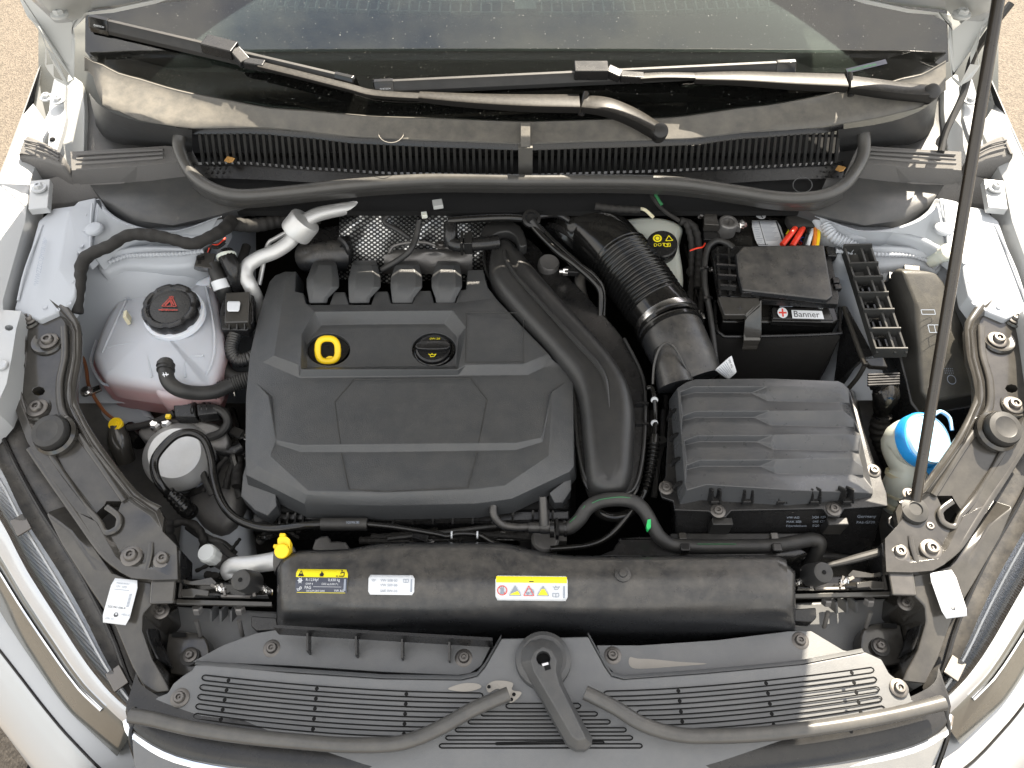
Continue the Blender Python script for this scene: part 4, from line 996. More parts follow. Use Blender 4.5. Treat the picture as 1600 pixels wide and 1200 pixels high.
# brown wire, clips
t = thing('brown_wire', 'thin brown wire with a metal clip beside the black bracket', 'wire', P(140, 600, .72))
ob('wire', tube(Lz([(121, 554, .76), (130, 560, .755), (135, 578, .75), (138, 600, .74), (146, 618, .735), (155, 632, .73), (165, 645, .725), (178, 655, .72)]), .0028, 8, 6), 'brown', t)
ob('clip', [lathe([(.010, 0), (.010, .006), (.006, .009)], P(136, 613, .74), n=14), box(P(148, 610, .74), (.02, .012, .006), 30)], 'steel', t, bev=.001)

# connector cluster left of cover
t = thing('control_connector', 'small black box with a white square sticker beside the coolant cap', 'connector', P(370, 488, .77))
ob('box', slab([(352, 457, .825), (390, 455, .825), (388, 503, .818), (350, 504, .818)], None, .02), 'bracket', t, bev=.002)
ob('mount', slab([(342, 488, .81), (352, 455, .81), (396, 460, .81), (396, 500, .806), (386, 516, .803), (345, 515, .803)], None, .02), 'satin', t, bev=.003)
ob('rib', [bar(P(x, 505, .812), P(x, 515, .805), .002, .006) for x in (359, 371, 383)], 'satin', t)
fq = quadmap([P(355, 471, .8255), P(376, 471, .8255), P(374, 487, .8235), P(355, 487, .8235)])
decal(fq, 1.1, [], t, 'plabel', rad=.1)
t = thing('level_sensor_plug', 'grey rectangular sensor plug on the back corner of the coolant tank', 'connector', P(318, 405, .82))
ob('housing', loft([Lz([(301, 424), (330, 426), (334, 404), (308, 398)], .82), Lz([(303, 416), (331, 420), (338, 396), (310, 392)], .85)]), 'bracket', t, bev=.002)
ob('tab', [box(P(313, 403, .853), (.012, .006, .004), 10), box(P(312, 411, .848), (.006, .008, .004), 10)], 'gloss', t)
ob('wires', [tube(Lz([(324, 396, .845), (330, 384, .85), (342, 382, .85), (352, 372, .85)]), .0018, 6, 5)], 'red', t)
ob('wires', [tube(Lz([(320+i*3, 396, .845), (326+i*3, 386-i*2, .85), (340, 388-i*3, .85), (352, 380-i*4, .85)]), .0018, 6, 5) for i in range(3)], 'tape', t)
t = thing('vent_hose_joint', 'black hose joint with a white collar and white tape band near the silver pipe', 'hose', P(350, 430, .80))
ob('upper_hose', tube(Lz([(352, 396, .855), (360, 412, .85), (366, 430, .835), (372, 455, .80)]), [.015, .0145, .013, .012], 14, 5), 'satin', t)
ob('side_hose', tube(Lz([(334, 415, .84), (340, 430, .835), (348, 450, .82), (356, 475, .78)]), [.012, .013, .013, .013], 14, 5), 'rubber', t)
ob('white_band', tube(Lz([(342, 438, .832), (347, 452, .822)]), [.0138, .0138], 14, 1), 'plabel', t)
ob('white_collar', [lathe([(.0165, -.003), (.0165, .003), (.012, .004)], P(354, 400, .854), (-.3, .9, .5), 16)], 'ivory', t)

# corrugated hoses left of the cover
for i, (pts, r_, m_, cr_, lab) in enumerate((
    ([(372, 512, .79), (365, 530, .785), (362, 548, .78), (372, 562, .775), (390, 560, .775), (410, 548, .77)], .0115, 'dusty', (.0045, .0008, 0, 1), 'short corrugated grey hose curling under the upper left edge of the engine cover'),
    ([(352, 520, .77), (346, 550, .765), (350, 578, .76), (370, 592, .76), (400, 590, .76)], .0125, 'rubber', None, 'smooth black hose below the stickered box, against the coolant tank'),
    ([(385, 385, .80), (380, 400, .80), (372, 412, .79), (350, 402, .79), (335, 380, .80)], .008, 'tape', None, 'taped cable loop hanging behind the white collar'))):
    o = ob('hose', tube(Lz(pts), r_, 14, 8, cr_), m_); tag(o, lab, 'hose' if i < 2 else 'cable')
o = ob('wiring_harness', tube(Lz([(120, 490, .86), (120, 470, .87), (124, 445, .88), (126, 422, .886), (133, 404, .895), (150, 393, .905), (172, 384, .91), (192, 371, .914), (212, 366, .914), (240, 368, .91), (270, 374, .905), (300, 381, .90), (325, 372, .898), (350, 358, .89), (362, 345, .88)]), [.0095, .010, .0095, .010, .0105, .010, .010, .0095, .010, .011, .0095, .010, .010, .011, .012], 12, 8, (.019, .0005, 0, 1)), 'tape')
tag(o, 'thick black taped wiring harness looping over the white strut tower', 'wiring harness')
# ======================= BATTERY =======================
bt = thing('battery', 'black car battery partly hidden under trays, marked with plus and minus signs', 'battery', P(1220, 430, .62))
btp = [(1125, 330), (1165, 330), (1255, 338), (1290, 380), (1312, 512), (1120, 512)]
ob('case', slab([(1128, 334, .845), (1262, 340, .845), (1312, 500, .80), (1303, 505, .80), (1128, 503, .80)], None, .16), 'gloss', bt, bev=.004)
ob('terminal_block', slab([(1204, 487, .812), (1300, 492, .812), (1303, 504, .809), (1206, 502, .809)], None, .012), 'gloss', bt, bev=.0015)
ob('front_step', slab([(1206, 480, .818), (1295, 480, .818), (1303, 500, .812), (1207, 498, .812)], None, .02), 'satin', bt, bev=.002)
fq = quadmap([P(1208, 478, .8195), P(1294, 481, .8195), P(1300, 500, .8135), P(1209, 498, .8135)], .0012)
decal(fq, 4.6, [('disc', 'plabel', .72, .45, .42), ('line', 'pred', .13, [(.4, .45), (1.04, .45)]), ('line', 'pred', .13, [(.72, .13), (.72, .77)]), ('rect', 'plabel', 1.45, .02, 3.95, .68), ('text', 'pblack', 'Banner', 1.56, .14, .52, 1.05), ('rect', 'pgrey', .5, .93, 1.6, .97), ('text', 'plabel', '12V', 3.7, .82, .2)], bt)
fq = quadmap([P(1224, 500, .811), P(1300, 503, .811), P(1300, 512, .79), P(1224, 510, .79)], .002)
decal(fq, 6, [('disc', 'plabel', 2.2, .5, .25)], bt)
fq = quadmap([P(1172, 345, .846), P(1216, 345, .846), P(1230, 385, .836), P(1182, 385, .836)], .0015)
decal(fq, .95, [('line', 'pblack', .02, [(.28, .97), (.28, .03)]), ('line', 'pblack', .05, [(.86, .95), (.86, .1)])]+[('rect', 'pgrey', .05, .9-k*.07, .24-.03*(k % 3), .915-k*.07) for k in range(12)]+[('rect', 'pgrey', .33, .9-k*.05, .78-.05*(k % 4), .912-k*.05) for k in range(15)]+[('text', 'pblack', 'Batterie', .05, .02, .07)], bt, 'plabel', nv=2)
fq = quadmap([P(1166, 322, .847), P(1252, 326, .847), P(1262, 356, .842), P(1172, 353, .842)], .0016)
decal(fq, 2.2, [('disc', 'plabel', .48, .52, .2), ('line', 'pblack', .05, [(.42, .66), (.54, .38)]), ('line', 'plabel', .04, [(1.45, .75), (1.6, .35), (1.95, .35), (2.0, .75), (1.45, .75)]), ('line', 'plabel', .04, [(1.35, .95), (2.1, .3)]), ('line', 'plabel', .04, [(1.4, .3), (2.05, .9)]), ('text', 'plabel', 'Pb', 1.2, .7, .16)], bt)
fq = quadmap([P(1225, 343, .845), P(1246, 343, .845), P(1250, 356, .841), P(1228, 356, .841)], .0016)
decal(fq, 1.5, [('ring', 'plabel', .75+.38*math.cos(k*1.047), .5+.3*math.sin(k*1.047), .17, .05) for k in range(6)], bt)
fq = quadmap([P(1226, 357, .843), P(1262, 357, .843), P(1268, 382, .836), P(1228, 382, .836)], .0016)
decal(fq, 1.3, [('poly', 'pyellow', tri(.2, .75, .35)), ('ring', 'pblue', .5, .22, .16, .05), ('ring', 'pblue', .9, .25, .18, .06), ('ring', 'pred', .7, .05, .1, .04)], bt)
for i, (m_, pts) in enumerate((('red', [(1246, 352), (1236, 365), (1222, 383)]), ('red', [(1256, 354), (1249, 366), (1238, 384)]), ('gloss', [(1264, 352), (1262, 366), (1256, 384)]), ('plabel', [(1270, 358), (1266, 370), (1262, 384)]), ('orange', [(1273, 350), (1274, 366), (1271, 386)]), ('yellow', [(1278, 350), (1279, 366), (1276, 386)]))):
    w = [P(x, y, .862-.001*abs(k-1)*6) for k, (x, y) in enumerate(pts)]
    o = ob('battery_cable', tube(w, .005 if i < 2 else .0035, 10, 5), m_)
    tag(o, ['left bright red cable crossing the battery label corner', 'second bright red cable beside the recycling symbol', 'black cable between the red cables and the white one', 'thin white cable behind the flat tray lid', 'orange cable next to the yellow one', 'yellow cable, rightmost behind the flat tray lid'][i], 'cable', 'coloured cables behind the battery tray lid')
o = ob('cable_boot', pill([(1230, 333, .866), (1262, 336, .868), (1288, 342, .866), (1282, 354, .864), (1262, 352, .866), (1240, 353, .865)], None, .015, .005, 3, 3), 'tape'); tag(o, 'black cloth boot gathering the coloured cables at the cowl edge', 'cable boot')
# insulation sleeve front
t = thing('battery_sleeve', 'black fabric insulation sleeve wrapped round the front of the battery', 'cover', P(1210, 560, .6))
ob('front', loft([[P(1118, 500, .795), P(1118, 522, .788), P(1135, 525, .786), P(1313, 524, .786), P(1312, 500, .795)], [P(1125, 590, .64), P(1126, 610, .64), P(1140, 612, .64), P(1270, 612, .64), P(1290, 580, .65)]], False, False, False), 'tape', t)
ob('rim', tube(Lz([(1117, 470, .80), (1119, 510, .79), (1128, 523, .787), (1150, 526, .786), (1300, 522, .786), (1312, 514, .788), (1312, 480, .80)]), .003, 8, 3), 'satin', t)
# tray / fuse holder with lid
t = thing('battery_top_tray', 'black tray on the battery carrying a smooth flat lid', 'tray', P(1220, 430, .82))
ob('lid', slab([(1150, 396, .872), (1162, 384, .874), (1288, 382, .874), (1302, 462, .862), (1293, 468, .86), (1160, 453, .861), (1154, 430, .865)], None, .012), 'dusty', t, bev=.003)
ob('frame', relief([(1112, 392, .85), (1122, 384, .85), (1150, 384, .852), (1296, 384, .852), (1312, 464, .842), (1310, 475, .84), (1190, 468, .838), (1186, 464, .838), (1124, 464, .838)], skirt=.012), 'satin', t, bev=.002)
ob('frame_rib', [bar(P(1116+k*3, 400+k*16, .855), P(1150, 402+k*16, .857), .004, .01) for k in range(4)]+[bar(P(1120, 390, .856), P(1124, 462, .843), .004, .01), bar(P(1138, 390, .856), P(1140, 462, .843), .004, .01)], 'satin', t)
ob('latch', [box(P(1297, 397, .85), (.016, .022, .014), -4), box(P(1305, 440, .845), (.012, .012, .01)), box(P(1308, 450, .843), (.012, .01, .01)), box(P(1166, 459, .852), (.016, .006, .012))], 'satin', t, bev=.0015)
ob('terminal_cover', [slab([(1122, 463, .842), (1186, 465, .842), (1189, 475, .84), (1166, 496, .832), (1165, 492, .832), (1132, 492, .832)], None, .012)], 'bracket', t, bev=.0025)
ob('hanging_flap', loft([Lz([(1165, 490, .836), (1190, 468, .84), (1190, 478, .82), (1166, 494, .82)]), Lz([(1162, 520, .80), (1190, 520, .80), (1188, 532, .79), (1162, 532, .79)]), Lz([(1160, 545, .775), (1183, 545, .775), (1182, 548, .77), (1160, 548, .77)])]), 'bracket', t, bev=.002)
fq = quadmap([P(1146, 478, .8425), P(1166, 478, .8425), P(1166, 487, .8395), P(1146, 487, .8395)], .001)
decal(fq, 1.3, [('line', 'pblack', .08, [(.3, .5), (1.0, .5)]), ('line', 'pblack', .08, [(.65, .1), (.65, .9)])], t)
# negative terminal and sensor
t = thing('battery_terminal', 'brassy negative terminal clamp with a bright nut behind the tray', 'terminal', P(1142, 350, .84))
ob('clamp', [lathe([(.017, -.02), (.017, .004), (.015, .007), (.0105, .007), (.0105, .0)], P(1137, 350, .862), n=22), box(P(1148, 353, .858), (.022, .014, .014), -15)], 'cast', t, bev=.001)
ob('nut', [lathe([(.0085, -.004), (.0085, .005), (.007, .006)], P(1157, 351, .862), (.6, -.6, .5), 6), lathe([(.004, .004), (.004, .011)], P(1157, 351, .862), (.6, -.6, .5), 10)], 'steel', t)
t = thing('battery_sensor', 'black battery sensor block with a bolt head beside the brassy terminal', 'sensor', P(1112, 350, .85))
ob('block', loft([Lz([(1098, 362), (1126, 362), (1122, 334), (1098, 330)], .85), Lz([(1100, 350), (1124, 352), (1118, 326), (1100, 324)], .872)]), 'bracket', t, bev=.002)
ob('body', slab([(1098, 352, .852), (1126, 355, .852), (1124, 376, .845), (1100, 374, .845)], None, .03), 'satin', t, bev=.002)
ob('bolt', lathe([(.006, 0), (.006, .006), (.004, .008)], P(1097, 338, .865), (-1, .1, .3), 6), 'steel', t)
# cable loop
o = ob('cable', tube(Lz([(1146, 388, .858), (1136, 380, .86), (1122, 376, .86), (1110, 382, .856), (1104, 394, .85), (1101, 420, .84), (1102, 450, .83), (1108, 480, .815), (1112, 510, .80), (1116, 545, .78), (1120, 580, .76)]), .0052, 12, 8), 'rubber')
tag(o, 'black cable looping over the left side of the battery down to a white tag', 'cable')
for i, (x, y, z) in enumerate(((1102, 420, .843), (1107, 466, .824))):
    o = ob('cable_tie', [lathe([(.0062, -.0015), (.0072, -.0015), (.0072, .0015), (.0062, .0015)], P(x, y, z), (.03, -1, -.3), 14), box(P(x-5, y, z+.004), (.006, .005, .004))], 'satin')
    tag(o, ('upper' if i == 0 else 'lower')+' black tie on the looping cable beside the battery', 'cable tie', 'ties on the looping cable')
o = thing('cable_tag', 'white printed paper tag where the looping cable meets the filter box', 'tag', P(1134, 575, .80))
fq = quadmap([P(1142, 556, .83), P(1152, 586, .815), P(1136, 592, .80), P(1117, 576, .812)])
fq2 = quadmap([P(1143, 555, .832), P(1151, 582, .822), P(1138, 594, .80), P(1117, 578, .815)])
decal(lambda u, v, l=0: fq2(u, v, l), 1.3, [('text', 'pblack', 'VW AG', .12, .74, .15)]+[('rect', 'pgrey', .12, .62-.11*k, 1.1-.1*(k % 3), .65-.11*k) for k in range(6)], o, 'plabel', rad=.04)
# pink wire etc
o = ob('wire', tube(Lz([(1078, 392, .85), (1088, 388, .852), (1098, 386, .852), (1102, 380, .852)]), .0014, 6, 5), 'red'); tag(o, 'thin pinkish red wire between the brake fluid bottle and the battery', 'wire')
o = ob('wire', tube(Lz([(1018, 305, .89), (1024, 314, .89), (1030, 322, .885), (1044, 334, .88), (1062, 345, .875)]), .0035, 8, 5), 'tape'); tag(o, 'dark taped wire dropping from the cowl above the brake fluid bottle', 'wire')
o = ob('wire', tube(Lz([(1001, 326, .885), (1008, 328, .885), (1014, 333, .883), (1021, 340, .88)]), .003, 8, 5), 'yivory'); tag(o, 'short cream wire end above the brake fluid bottle', 'wire')
o = ob('wire', tube(Lz([(1024, 304, .893), (1030, 314, .892), (1034, 320, .89)]), .0028, 8, 5), 'dgreen'); tag(o, 'short green and yellow wire under the cowl seal', 'wire')
# ======================= BRAKE FLUID =======================
t = thing('brake_fluid_reservoir', 'pale plastic brake fluid bottle behind the ribbed intake hose', 'reservoir', P(1040, 400, .74))
ob('bottle', pill([(968, 342, .838), (1000, 336, .842), (1040, 338, .842), (1068, 352, .838), (1062, 372, .83), (1068, 415, .808), (1069, 440, .796), (1062, 448, .793), (1046, 447, .793), (1030, 420, .81), (1000, 370, .832), (975, 358, .836)], None, .07, .012, 5, 3), 'ivory', t, ang=60)
c = P(1034, 384, .852); ax = Vector((-.1, -.25, 1)).normalized()
ob('cap', lathe([(.026, -.018), (.027, -.004), (.0265, .006), (.0245, .0085), (.001, .0088)], c, ax, 36), 'satin', t)
Mx = rot_to(ax)
fq = quadmap([c+Mx @ Vector(v_) for v_ in ((-.025, .025, .009), (.025, .025, .009), (.025, -.025, .009), (-.025, -.025, .009))])
decal(fq, 1, [('disc', 'pyellow', .35, .68, .15), ('ring', 'pblack', .35, .68, .1, .03), ('line', 'pyellow', .025, [(.62, .56), (.86, .56), (.74, .76), (.62, .56)]), ('text', 'pyellow', 'DOT 4', .2, .36, .13)]+book(.66, .4, .2, 'pyellow'), t)
t = thing('refrigerant_line', 'pair of thin glossy dark pipes running down between duct and intake hose', 'pipe', P(890, 430, .8))
ob('pipe', tube(Lz([(826, 344, .87), (840, 362, .865), (870, 392, .855), (900, 415, .845), (925, 437, .835), (938, 455, .825), (939, 478, .81), (936, 505, .79)]), .0055, 12, 7), 'gloss', t)
ob('pipe', tube(Lz([(836, 344, .865), (862, 374, .858), (905, 412, .845), (930, 432, .835), (943, 455, .82), (943, 500, .79)]), .004, 12, 7), 'gloss', t)
ob('valve_head', [lathe([(.016, -.004), (.016, .004), (.011, .005), (.009, .001)], P(830, 342, .875), (.1, -.5, 1), 24), lathe([(.009, 0), (.008, .03)], P(831, 345, .872), (.45, -.5, -.35), 14)], 'satin', t)
ob('grey_hose', tube(Lz([(908, 430, .80), (906, 446, .795), (912, 470, .785), (928, 500, .77)]), .0105, 14, 6), 'dusty', t)
t = thing('high_pressure_pump', 'round silver pump top beside the upper part of the air duct', 'pump', P(855, 415, .78))
ob('drum', lathe([(.019, -.03), (.019, .005), (.0165, .009), (.015, .0085), (.001, .008)], P(857, 414, .808), (.1, -.1, 1), 30), 'cast', t)
ob('fitting', [lathe([(.005, 0), (.005, .02)], P(874, 424, .82), (1, 0, 0), 12), lathe([(.007, 0), (.007, .008)], P(880, 424, .82), (1, -.1, 0), 6)], 'steel', t)
ob('plug', box(P(893, 424, .82), (.025, .014, .012), -5), 'satin', t, bev=.002)

# ======================= COMB / CONNECTOR RAIL =======================
t = thing('cable_channel', 'black ladder shaped plastic channel glaring in the sun beside the battery', 'cable channel', P(1360, 470, .76))
L0, L1 = [(1316, 394, .86), (1366, 556, .80)], [(1352, 393, .872), (1408, 556, .812)]
def lad(u, v, dz=0): # u across, v along
    a = P(lerp(1316, 1366, v), lerp(394, 557, v), lerp(.855, .80, v)); b = P(lerp(1356, 1411, v), lerp(393, 557, v), lerp(.868, .812, v))
    return a.lerp(b, u)+Vector((0, 0, dz))
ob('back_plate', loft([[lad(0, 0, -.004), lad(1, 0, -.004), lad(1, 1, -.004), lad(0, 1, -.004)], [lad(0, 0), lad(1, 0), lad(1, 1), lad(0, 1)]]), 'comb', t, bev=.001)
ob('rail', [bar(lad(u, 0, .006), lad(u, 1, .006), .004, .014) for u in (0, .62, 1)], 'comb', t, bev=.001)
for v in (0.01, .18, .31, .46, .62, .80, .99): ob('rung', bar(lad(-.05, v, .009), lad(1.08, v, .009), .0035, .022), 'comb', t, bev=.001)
for v in (.37, .53, .69, .86): ob('inner_clip', [bar(lad(.2, v, .004), lad(.2, v+.07, .004), .003, .012), bar(lad(.2, v, .008), lad(.45, v, .008), .003, .012), bar(lad(.45, v, .004), lad(.45, v+.07, .004), .003, .012)], 'gloss', t)
t = thing('bracket_panel', 'dark upright bracket panel between the battery and the ladder channel', 'bracket', P(1330, 560, .66))
ob('panel', loft([Lz([(1300, 610, .68), (1335, 612, .68), (1362, 560, .73), (1345, 552, .74)]), Lz([(1318, 478, .80), (1324, 478, .80), (1366, 556, .79), (1350, 560, .788)])]), 'satin', t, bev=.002)
ob('edge', tube(Lz([(1318, 480, .802), (1348, 562, .79), (1352, 568, .785), (1340, 590, .76), (1318, 616, .72)]), .004, 8, 4), 'bracket', t)
ob('foot', slab([(1350, 560, .79), (1380, 556, .79), (1388, 574, .78), (1360, 572, .78)], None, .01), 'bracket', t, bev=.002)
# black plug and taped harness
t = thing('harness_plug', 'ribbed black plug with a rounded boot above a taped harness', 'connector', P(1383, 620, .70))
ob('ribbed_head', [loft([[P(1360, 610, .775), P(1404, 606, .775), P(1406, 590, .78), P(1360, 590, .78)], [P(1358, 604, .79), P(1404, 602, .79), P(1404, 584, .792), P(1356, 586, .792)]])]+[bar(P(1356, 586+k*4, .7925-.0004*k), P(1405, 584+k*4, .7925-.0004*k), .0025, .004) for k in range(5)], 'gloss', t)
ob('boot', tube(Lz([(1384, 604, .772), (1384, 618, .768), (1380, 635, .745), (1378, 648, .72)]), [.019, .021, .016, .012], 20, 6), 'gloss', t)
ob('collar', lathe([(.0135, -.003), (.0155, -.002), (.0155, .002), (.0135, .003)], P(1379, 650, .722), (0, -.5, -1), 18), 'satin', t)
ob('taped_harness', tube(Lz([(1378, 650, .72), (1374, 675, .69), (1386, 705, .66), (1400, 740, .62)]), [.014, .016, .016, .018], 14, 7, (.012, .0012, 0, 1)), 'tape', t)

# ======================= FUSE BOX (right) =======================
t = thing('fuse_box', 'long sloping black fuse box lid turned tan by direct sun', 'fuse box', P(1460, 520, .72))
fb = [(1396, 422, .868), (1404, 418, .87), (1462, 424, .872), (1475, 440, .868), (1542, 590, .80), (1540, 612, .795), (1452, 628, .775), (1440, 612, .78)]
ob('lid', relief(fb, [(False, [(1410, 424, .878), (1432, 480, .856), (1466, 612, .785)]), (False, [(1416, 424, .879), (1500, 540, .83), (1532, 604, .80)])], skirt=.035, flare=.004), 'fuse', t, bev=.005, seg=3)
ob('base', loft([[off(p, 0, -.02, -.12) for p in inset(Lz(fb), -.004)], [off(p, 0, 0, -.03) for p in inset(Lz(fb), -.006)]]), 'satin', t, bev=.003)
ob('latch', [slab([(1413, 413, .862), (1438, 415, .862), (1438, 423, .862), (1414, 421, .862)], None, .008), box(P(1392, 434, .85), (.01, .016, .012), -15)], 'satin', t, bev=.001)
fq = quadmap([P(1425, 478, .858), P(1480, 478, .858), P(1490, 525, .835), P(1437, 525, .835)], .004)
decal(fq, 1.1, [('line', 'pgrey', .02, [(.2, .7), (.62, .7), (.62, .85), (.2, .85), (.2, .7)]), ('line', 'pgrey', .02, [(.3, .1), (.7, .1), (.7, .35), (.3, .35), (.3, .1)]), ('line', 'pgrey', .02, [(.5, .1), (.5, .35)])], t)
fq = quadmap([P(1468, 570, .815), P(1492, 570, .815), P(1500, 604, .80), P(1474, 604, .80)], .003)
decal(fq, .8, [('ring', 'pgrey', .4, .3, .22, .03)]+[('disc', 'pgrey', .15+.1*(k % 5), .6+.1*(k//5), .02) for k in range(15)], t)

# ======================= WASHER FILLER =======================
t = thing('washer_filler', 'translucent ribbed washer filler neck with a tilted light blue cap', 'washer filler', P(1420, 740, .65))
c = P(1442, 688, .80); ax = Vector((.30, -.30, 1)).normalized(); Mx = rot_to(ax)
low = P(1408, 782, .69)
ob('neck', tube([c-ax*.012, c-ax*.035, P(1420, 735, .75), P(1412, 758, .73), low], [.040, .036, .026, .030, .032], 28, 6), 'ivory', t, ang=60)
ob('neck_ring', [tube([P(1417, 742, .742), P(1415, 748, .737)], [.031, .031], 26, 1), tube([P(1411, 764, .72), P(1410, 768, .716)], [.034, .034], 26, 1), tube([P(1409, 776, .705), P(1408, 780, .70)], [.035, .035], 26, 1)], 'yivory', t)
capo = []
for r_, z_ in ((.040, -.012), (.042, -.010), (.043, .004), (.041, .009), (.034, .012), (.034, .0095), (.030, .010), (.001, .014)):
    rg = []
    for k in range(48):
        a = 2*math.pi*k/48; rr = r_
        if r_ > .04 and -1.0 < a-5.9+ (0) < .35: rr = r_*1.28
        rg.append(c+Mx @ Vector((rr*math.cos(a), rr*math.sin(a), z_)))
    capo.append(rg)
ob('cap', loft(capo), 'blue', t, ang=35)
ob('cap_top', lathe([(.039, .0095), (.0385, .0115), (.0365, .0145), (.0355, .0125), (.031, .013), (.012, .0165), (.001, .0168)], c, ax, 40), 'capw', t)
ob('tether', tube([c+Mx @ Vector((x, y, .006)) for x, y in ((.02, .04), (.035, .048), (.05, .04), (.052, .02))], .003, 8, 5), 'capw', t)

# ======================= PROP ROD =======================
t = thing('prop_rod', 'slim dark brown prop rod leaning up from the right front corner', 'prop rod', P(1425, 800, .80))
pa, pb = P(1428, 798, .80), P(1560, 0, 1.30)
dr = (pb-pa).normalized()
ob('rod', tube([pa-dr*.01, pa+dr*.2, pa+dr*.5, pb, pb+dr*.30], .0074, 16, 2), 'rod', t)
ob('grommet', [lathe([(.019, -.004), (.0205, .0), (.019, .004), (.010, .006), (.009, .004)], P(1428, 797, .81), (.05, -.1, 1), 26)], 'rubber', t)
ob('hook', tube([pa, pa+Vector((.002, -.006, -.01)), pa+Vector((.004, -.02, -.02))], .0068, 12, 4), 'rod', t)
t = thing('prop_rod_mount', 'black stamped base plate screwed under the foot of the prop rod', 'bracket', P(1435, 820, .78))
ob('plate', relief([(1398, 800, .796), (1412, 788, .798), (1418, 768, .80), (1430, 766, .80), (1440, 780, .80), (1452, 792, .80), (1470, 806, .80), (1472, 822, .797), (1466, 834, .794), (1446, 836, .794), (1420, 834, .794), (1400, 830, .795), (1388, 818, .796), (1388, 808, .796)], skirt=.006), 'satin', t, bev=.0025)
for x, y in ((1421, 772), (1452, 823), (1412, 820)): screw(x, y, .80, t, 'dsteel', .7)
# ======================= ENGINE BLOCK AND RAILS UNDER THE COVER =======================
t = thing('engine_block', 'dark ribbed intake side of the engine below the cover edge', 'engine', P(640, 800, .55))
ob('block', loft([Lz([(395, 840), (900, 840), (900, 480), (430, 480)], .55), Lz([(400, 800), (890, 795), (880, 500), (430, 500)], .745)]), 'deep', t, bev=.006)
ob('manifold', slab([(432, 795, .73), (890, 790, .73), (890, 812, .725), (700, 818, .722), (432, 812, .725)], None, .08), 'satin', t, bev=.003)
for x in list(range(440, 480, 12))+list(range(585, 880, 31)): ob('rib', bar(P(x, 796, .735), P(x-1, 817, .722), .003, .014), 'satin', t)
ob('lower_rail', [bar(P(580, 818, .725), P(830, 816, .722), .004, .006)], 'satin', t)
ob('grey_housing', pill([(492, 842, .70), (512, 836, .705), (518, 845, .70), (540, 846, .70), (545, 868, .69), (492, 868, .69)], None, .04, .004, 3, 2), 'cast', t)
ob('metal_pad', [slab([(740, 830), (790, 830), (790, 838), (740, 838)], .70, .02), lathe([(.02, -.06), (.022, 0), (.018, .004)], P(852, 842, .70), n=20), slab([(810, 830), (885, 826), (886, 845), (812, 846)], .685, .03)], 'cast', t, bev=.001)
random.seed(23)
for (x0, y0, x1, y1, n_, z_) in ((390, 800, 470, 850, 4, .70), (560, 815, 900, 845, 7, .70), (905, 520, 940, 700, 3, .72), (1000, 600, 1040, 790, 5, .72), (1070, 340, 1105, 590, 4, .78), (300, 640, 385, 780, 5, .69), (290, 820, 400, 900, 5, .665), (1150, 850, 1380, 900, 5, .69), (340, 320, 520, 350, 5, .82), (700, 320, 880, 345, 4, .85)):
    for i in range(n_):
        p0 = (random.uniform(x0, x1), random.uniform(y0, y1)); p3 = (random.uniform(x0, x1), random.uniform(y0, y1)); w_ = x1-x0 > y1-y0
        if w_: p0 = (x0+random.uniform(0, .3)*(x1-x0), p0[1]); p3 = (x1-random.uniform(0, .3)*(x1-x0), p3[1])
        else: p0 = (p0[0], y0+random.uniform(0, .3)*(y1-y0)); p3 = (p3[0], y1-random.uniform(0, .3)*(y1-y0))
        md = [(lerp(p0[0], p3[0], q)+random.uniform(-8, 8), lerp(p0[1], p3[1], q)+random.uniform(-6, 6)) for q in (.33, .66)]
        zz = z_+random.uniform(-.02, .012); m_ = random.choice(['tape', 'rubber', 'gloss', 'tape'])
        ob('cable', tube(Lz([p0+(zz,), md[0]+(zz+.01,), md[1]+(zz+.006,), p3+(zz-.01,)]), random.uniform(.0025, .0065), 8, 5, (.013, .0005, 0, 1) if m_ == 'tape' else None), m_, t)
        if i % 2 == 0:
            q = md[i % 2]; c_ = P(q[0], q[1], zz+.014)
            ob('connector', box(c_, (random.uniform(.014, .024), random.uniform(.010, .016), .012), random.uniform(-30, 30), random.uniform(-15, 15)), random.choice(['gloss', 'satin', 'comb']), t, bev=.0012)
            screw(q[0]+14, q[1]+4, zz+.008, t, random.choice(['cast', 'steel']), .5)
o = ob('gearbox_casting', pill([(300, 665, .66), (345, 640, .67), (372, 660, .67), (378, 730, .66), (372, 800, .65), (340, 830, .64), (300, 800, .64), (286, 720, .65)], None, .2, .02, 4, 3), 'cast', ang=50); tag(o, 'rough grey casting squeezed between the silver dome and the engine cover', 'casting')
o = ob('chassis_rail', grid([[P(286, 800, .615), P(330, 800, .63), (P(380, 795, .625)), P(395, 800, .58)], [P(280, 850, .60), P(330, 850, .615), P(385, 850, .61), P(400, 850, .56)], [P(280, 905, .58), P(330, 905, .60), P(390, 905, .60), P(405, 905, .55)]], 4), 'primer', ang=60, thick=.004); tag(o, 'dusty painted chassis rail visible below the thick black hose', 'rail')
o = ob('chassis_rail', grid([[P(*mir((286, 800)), .615), P(*mir((330, 800)), .63), (P(*mir((380, 795)), .625)), P(*mir((395, 800)), .58)], [P(*mir((280, 905)), .58), P(*mir((330, 905)), .60), P(*mir((390, 905)), .60), P(*mir((405, 905)), .55)]], 4), 'deep', ang=60, thick=.004); tag(o, 'dark rail end between filter box and right bracket', 'rail')

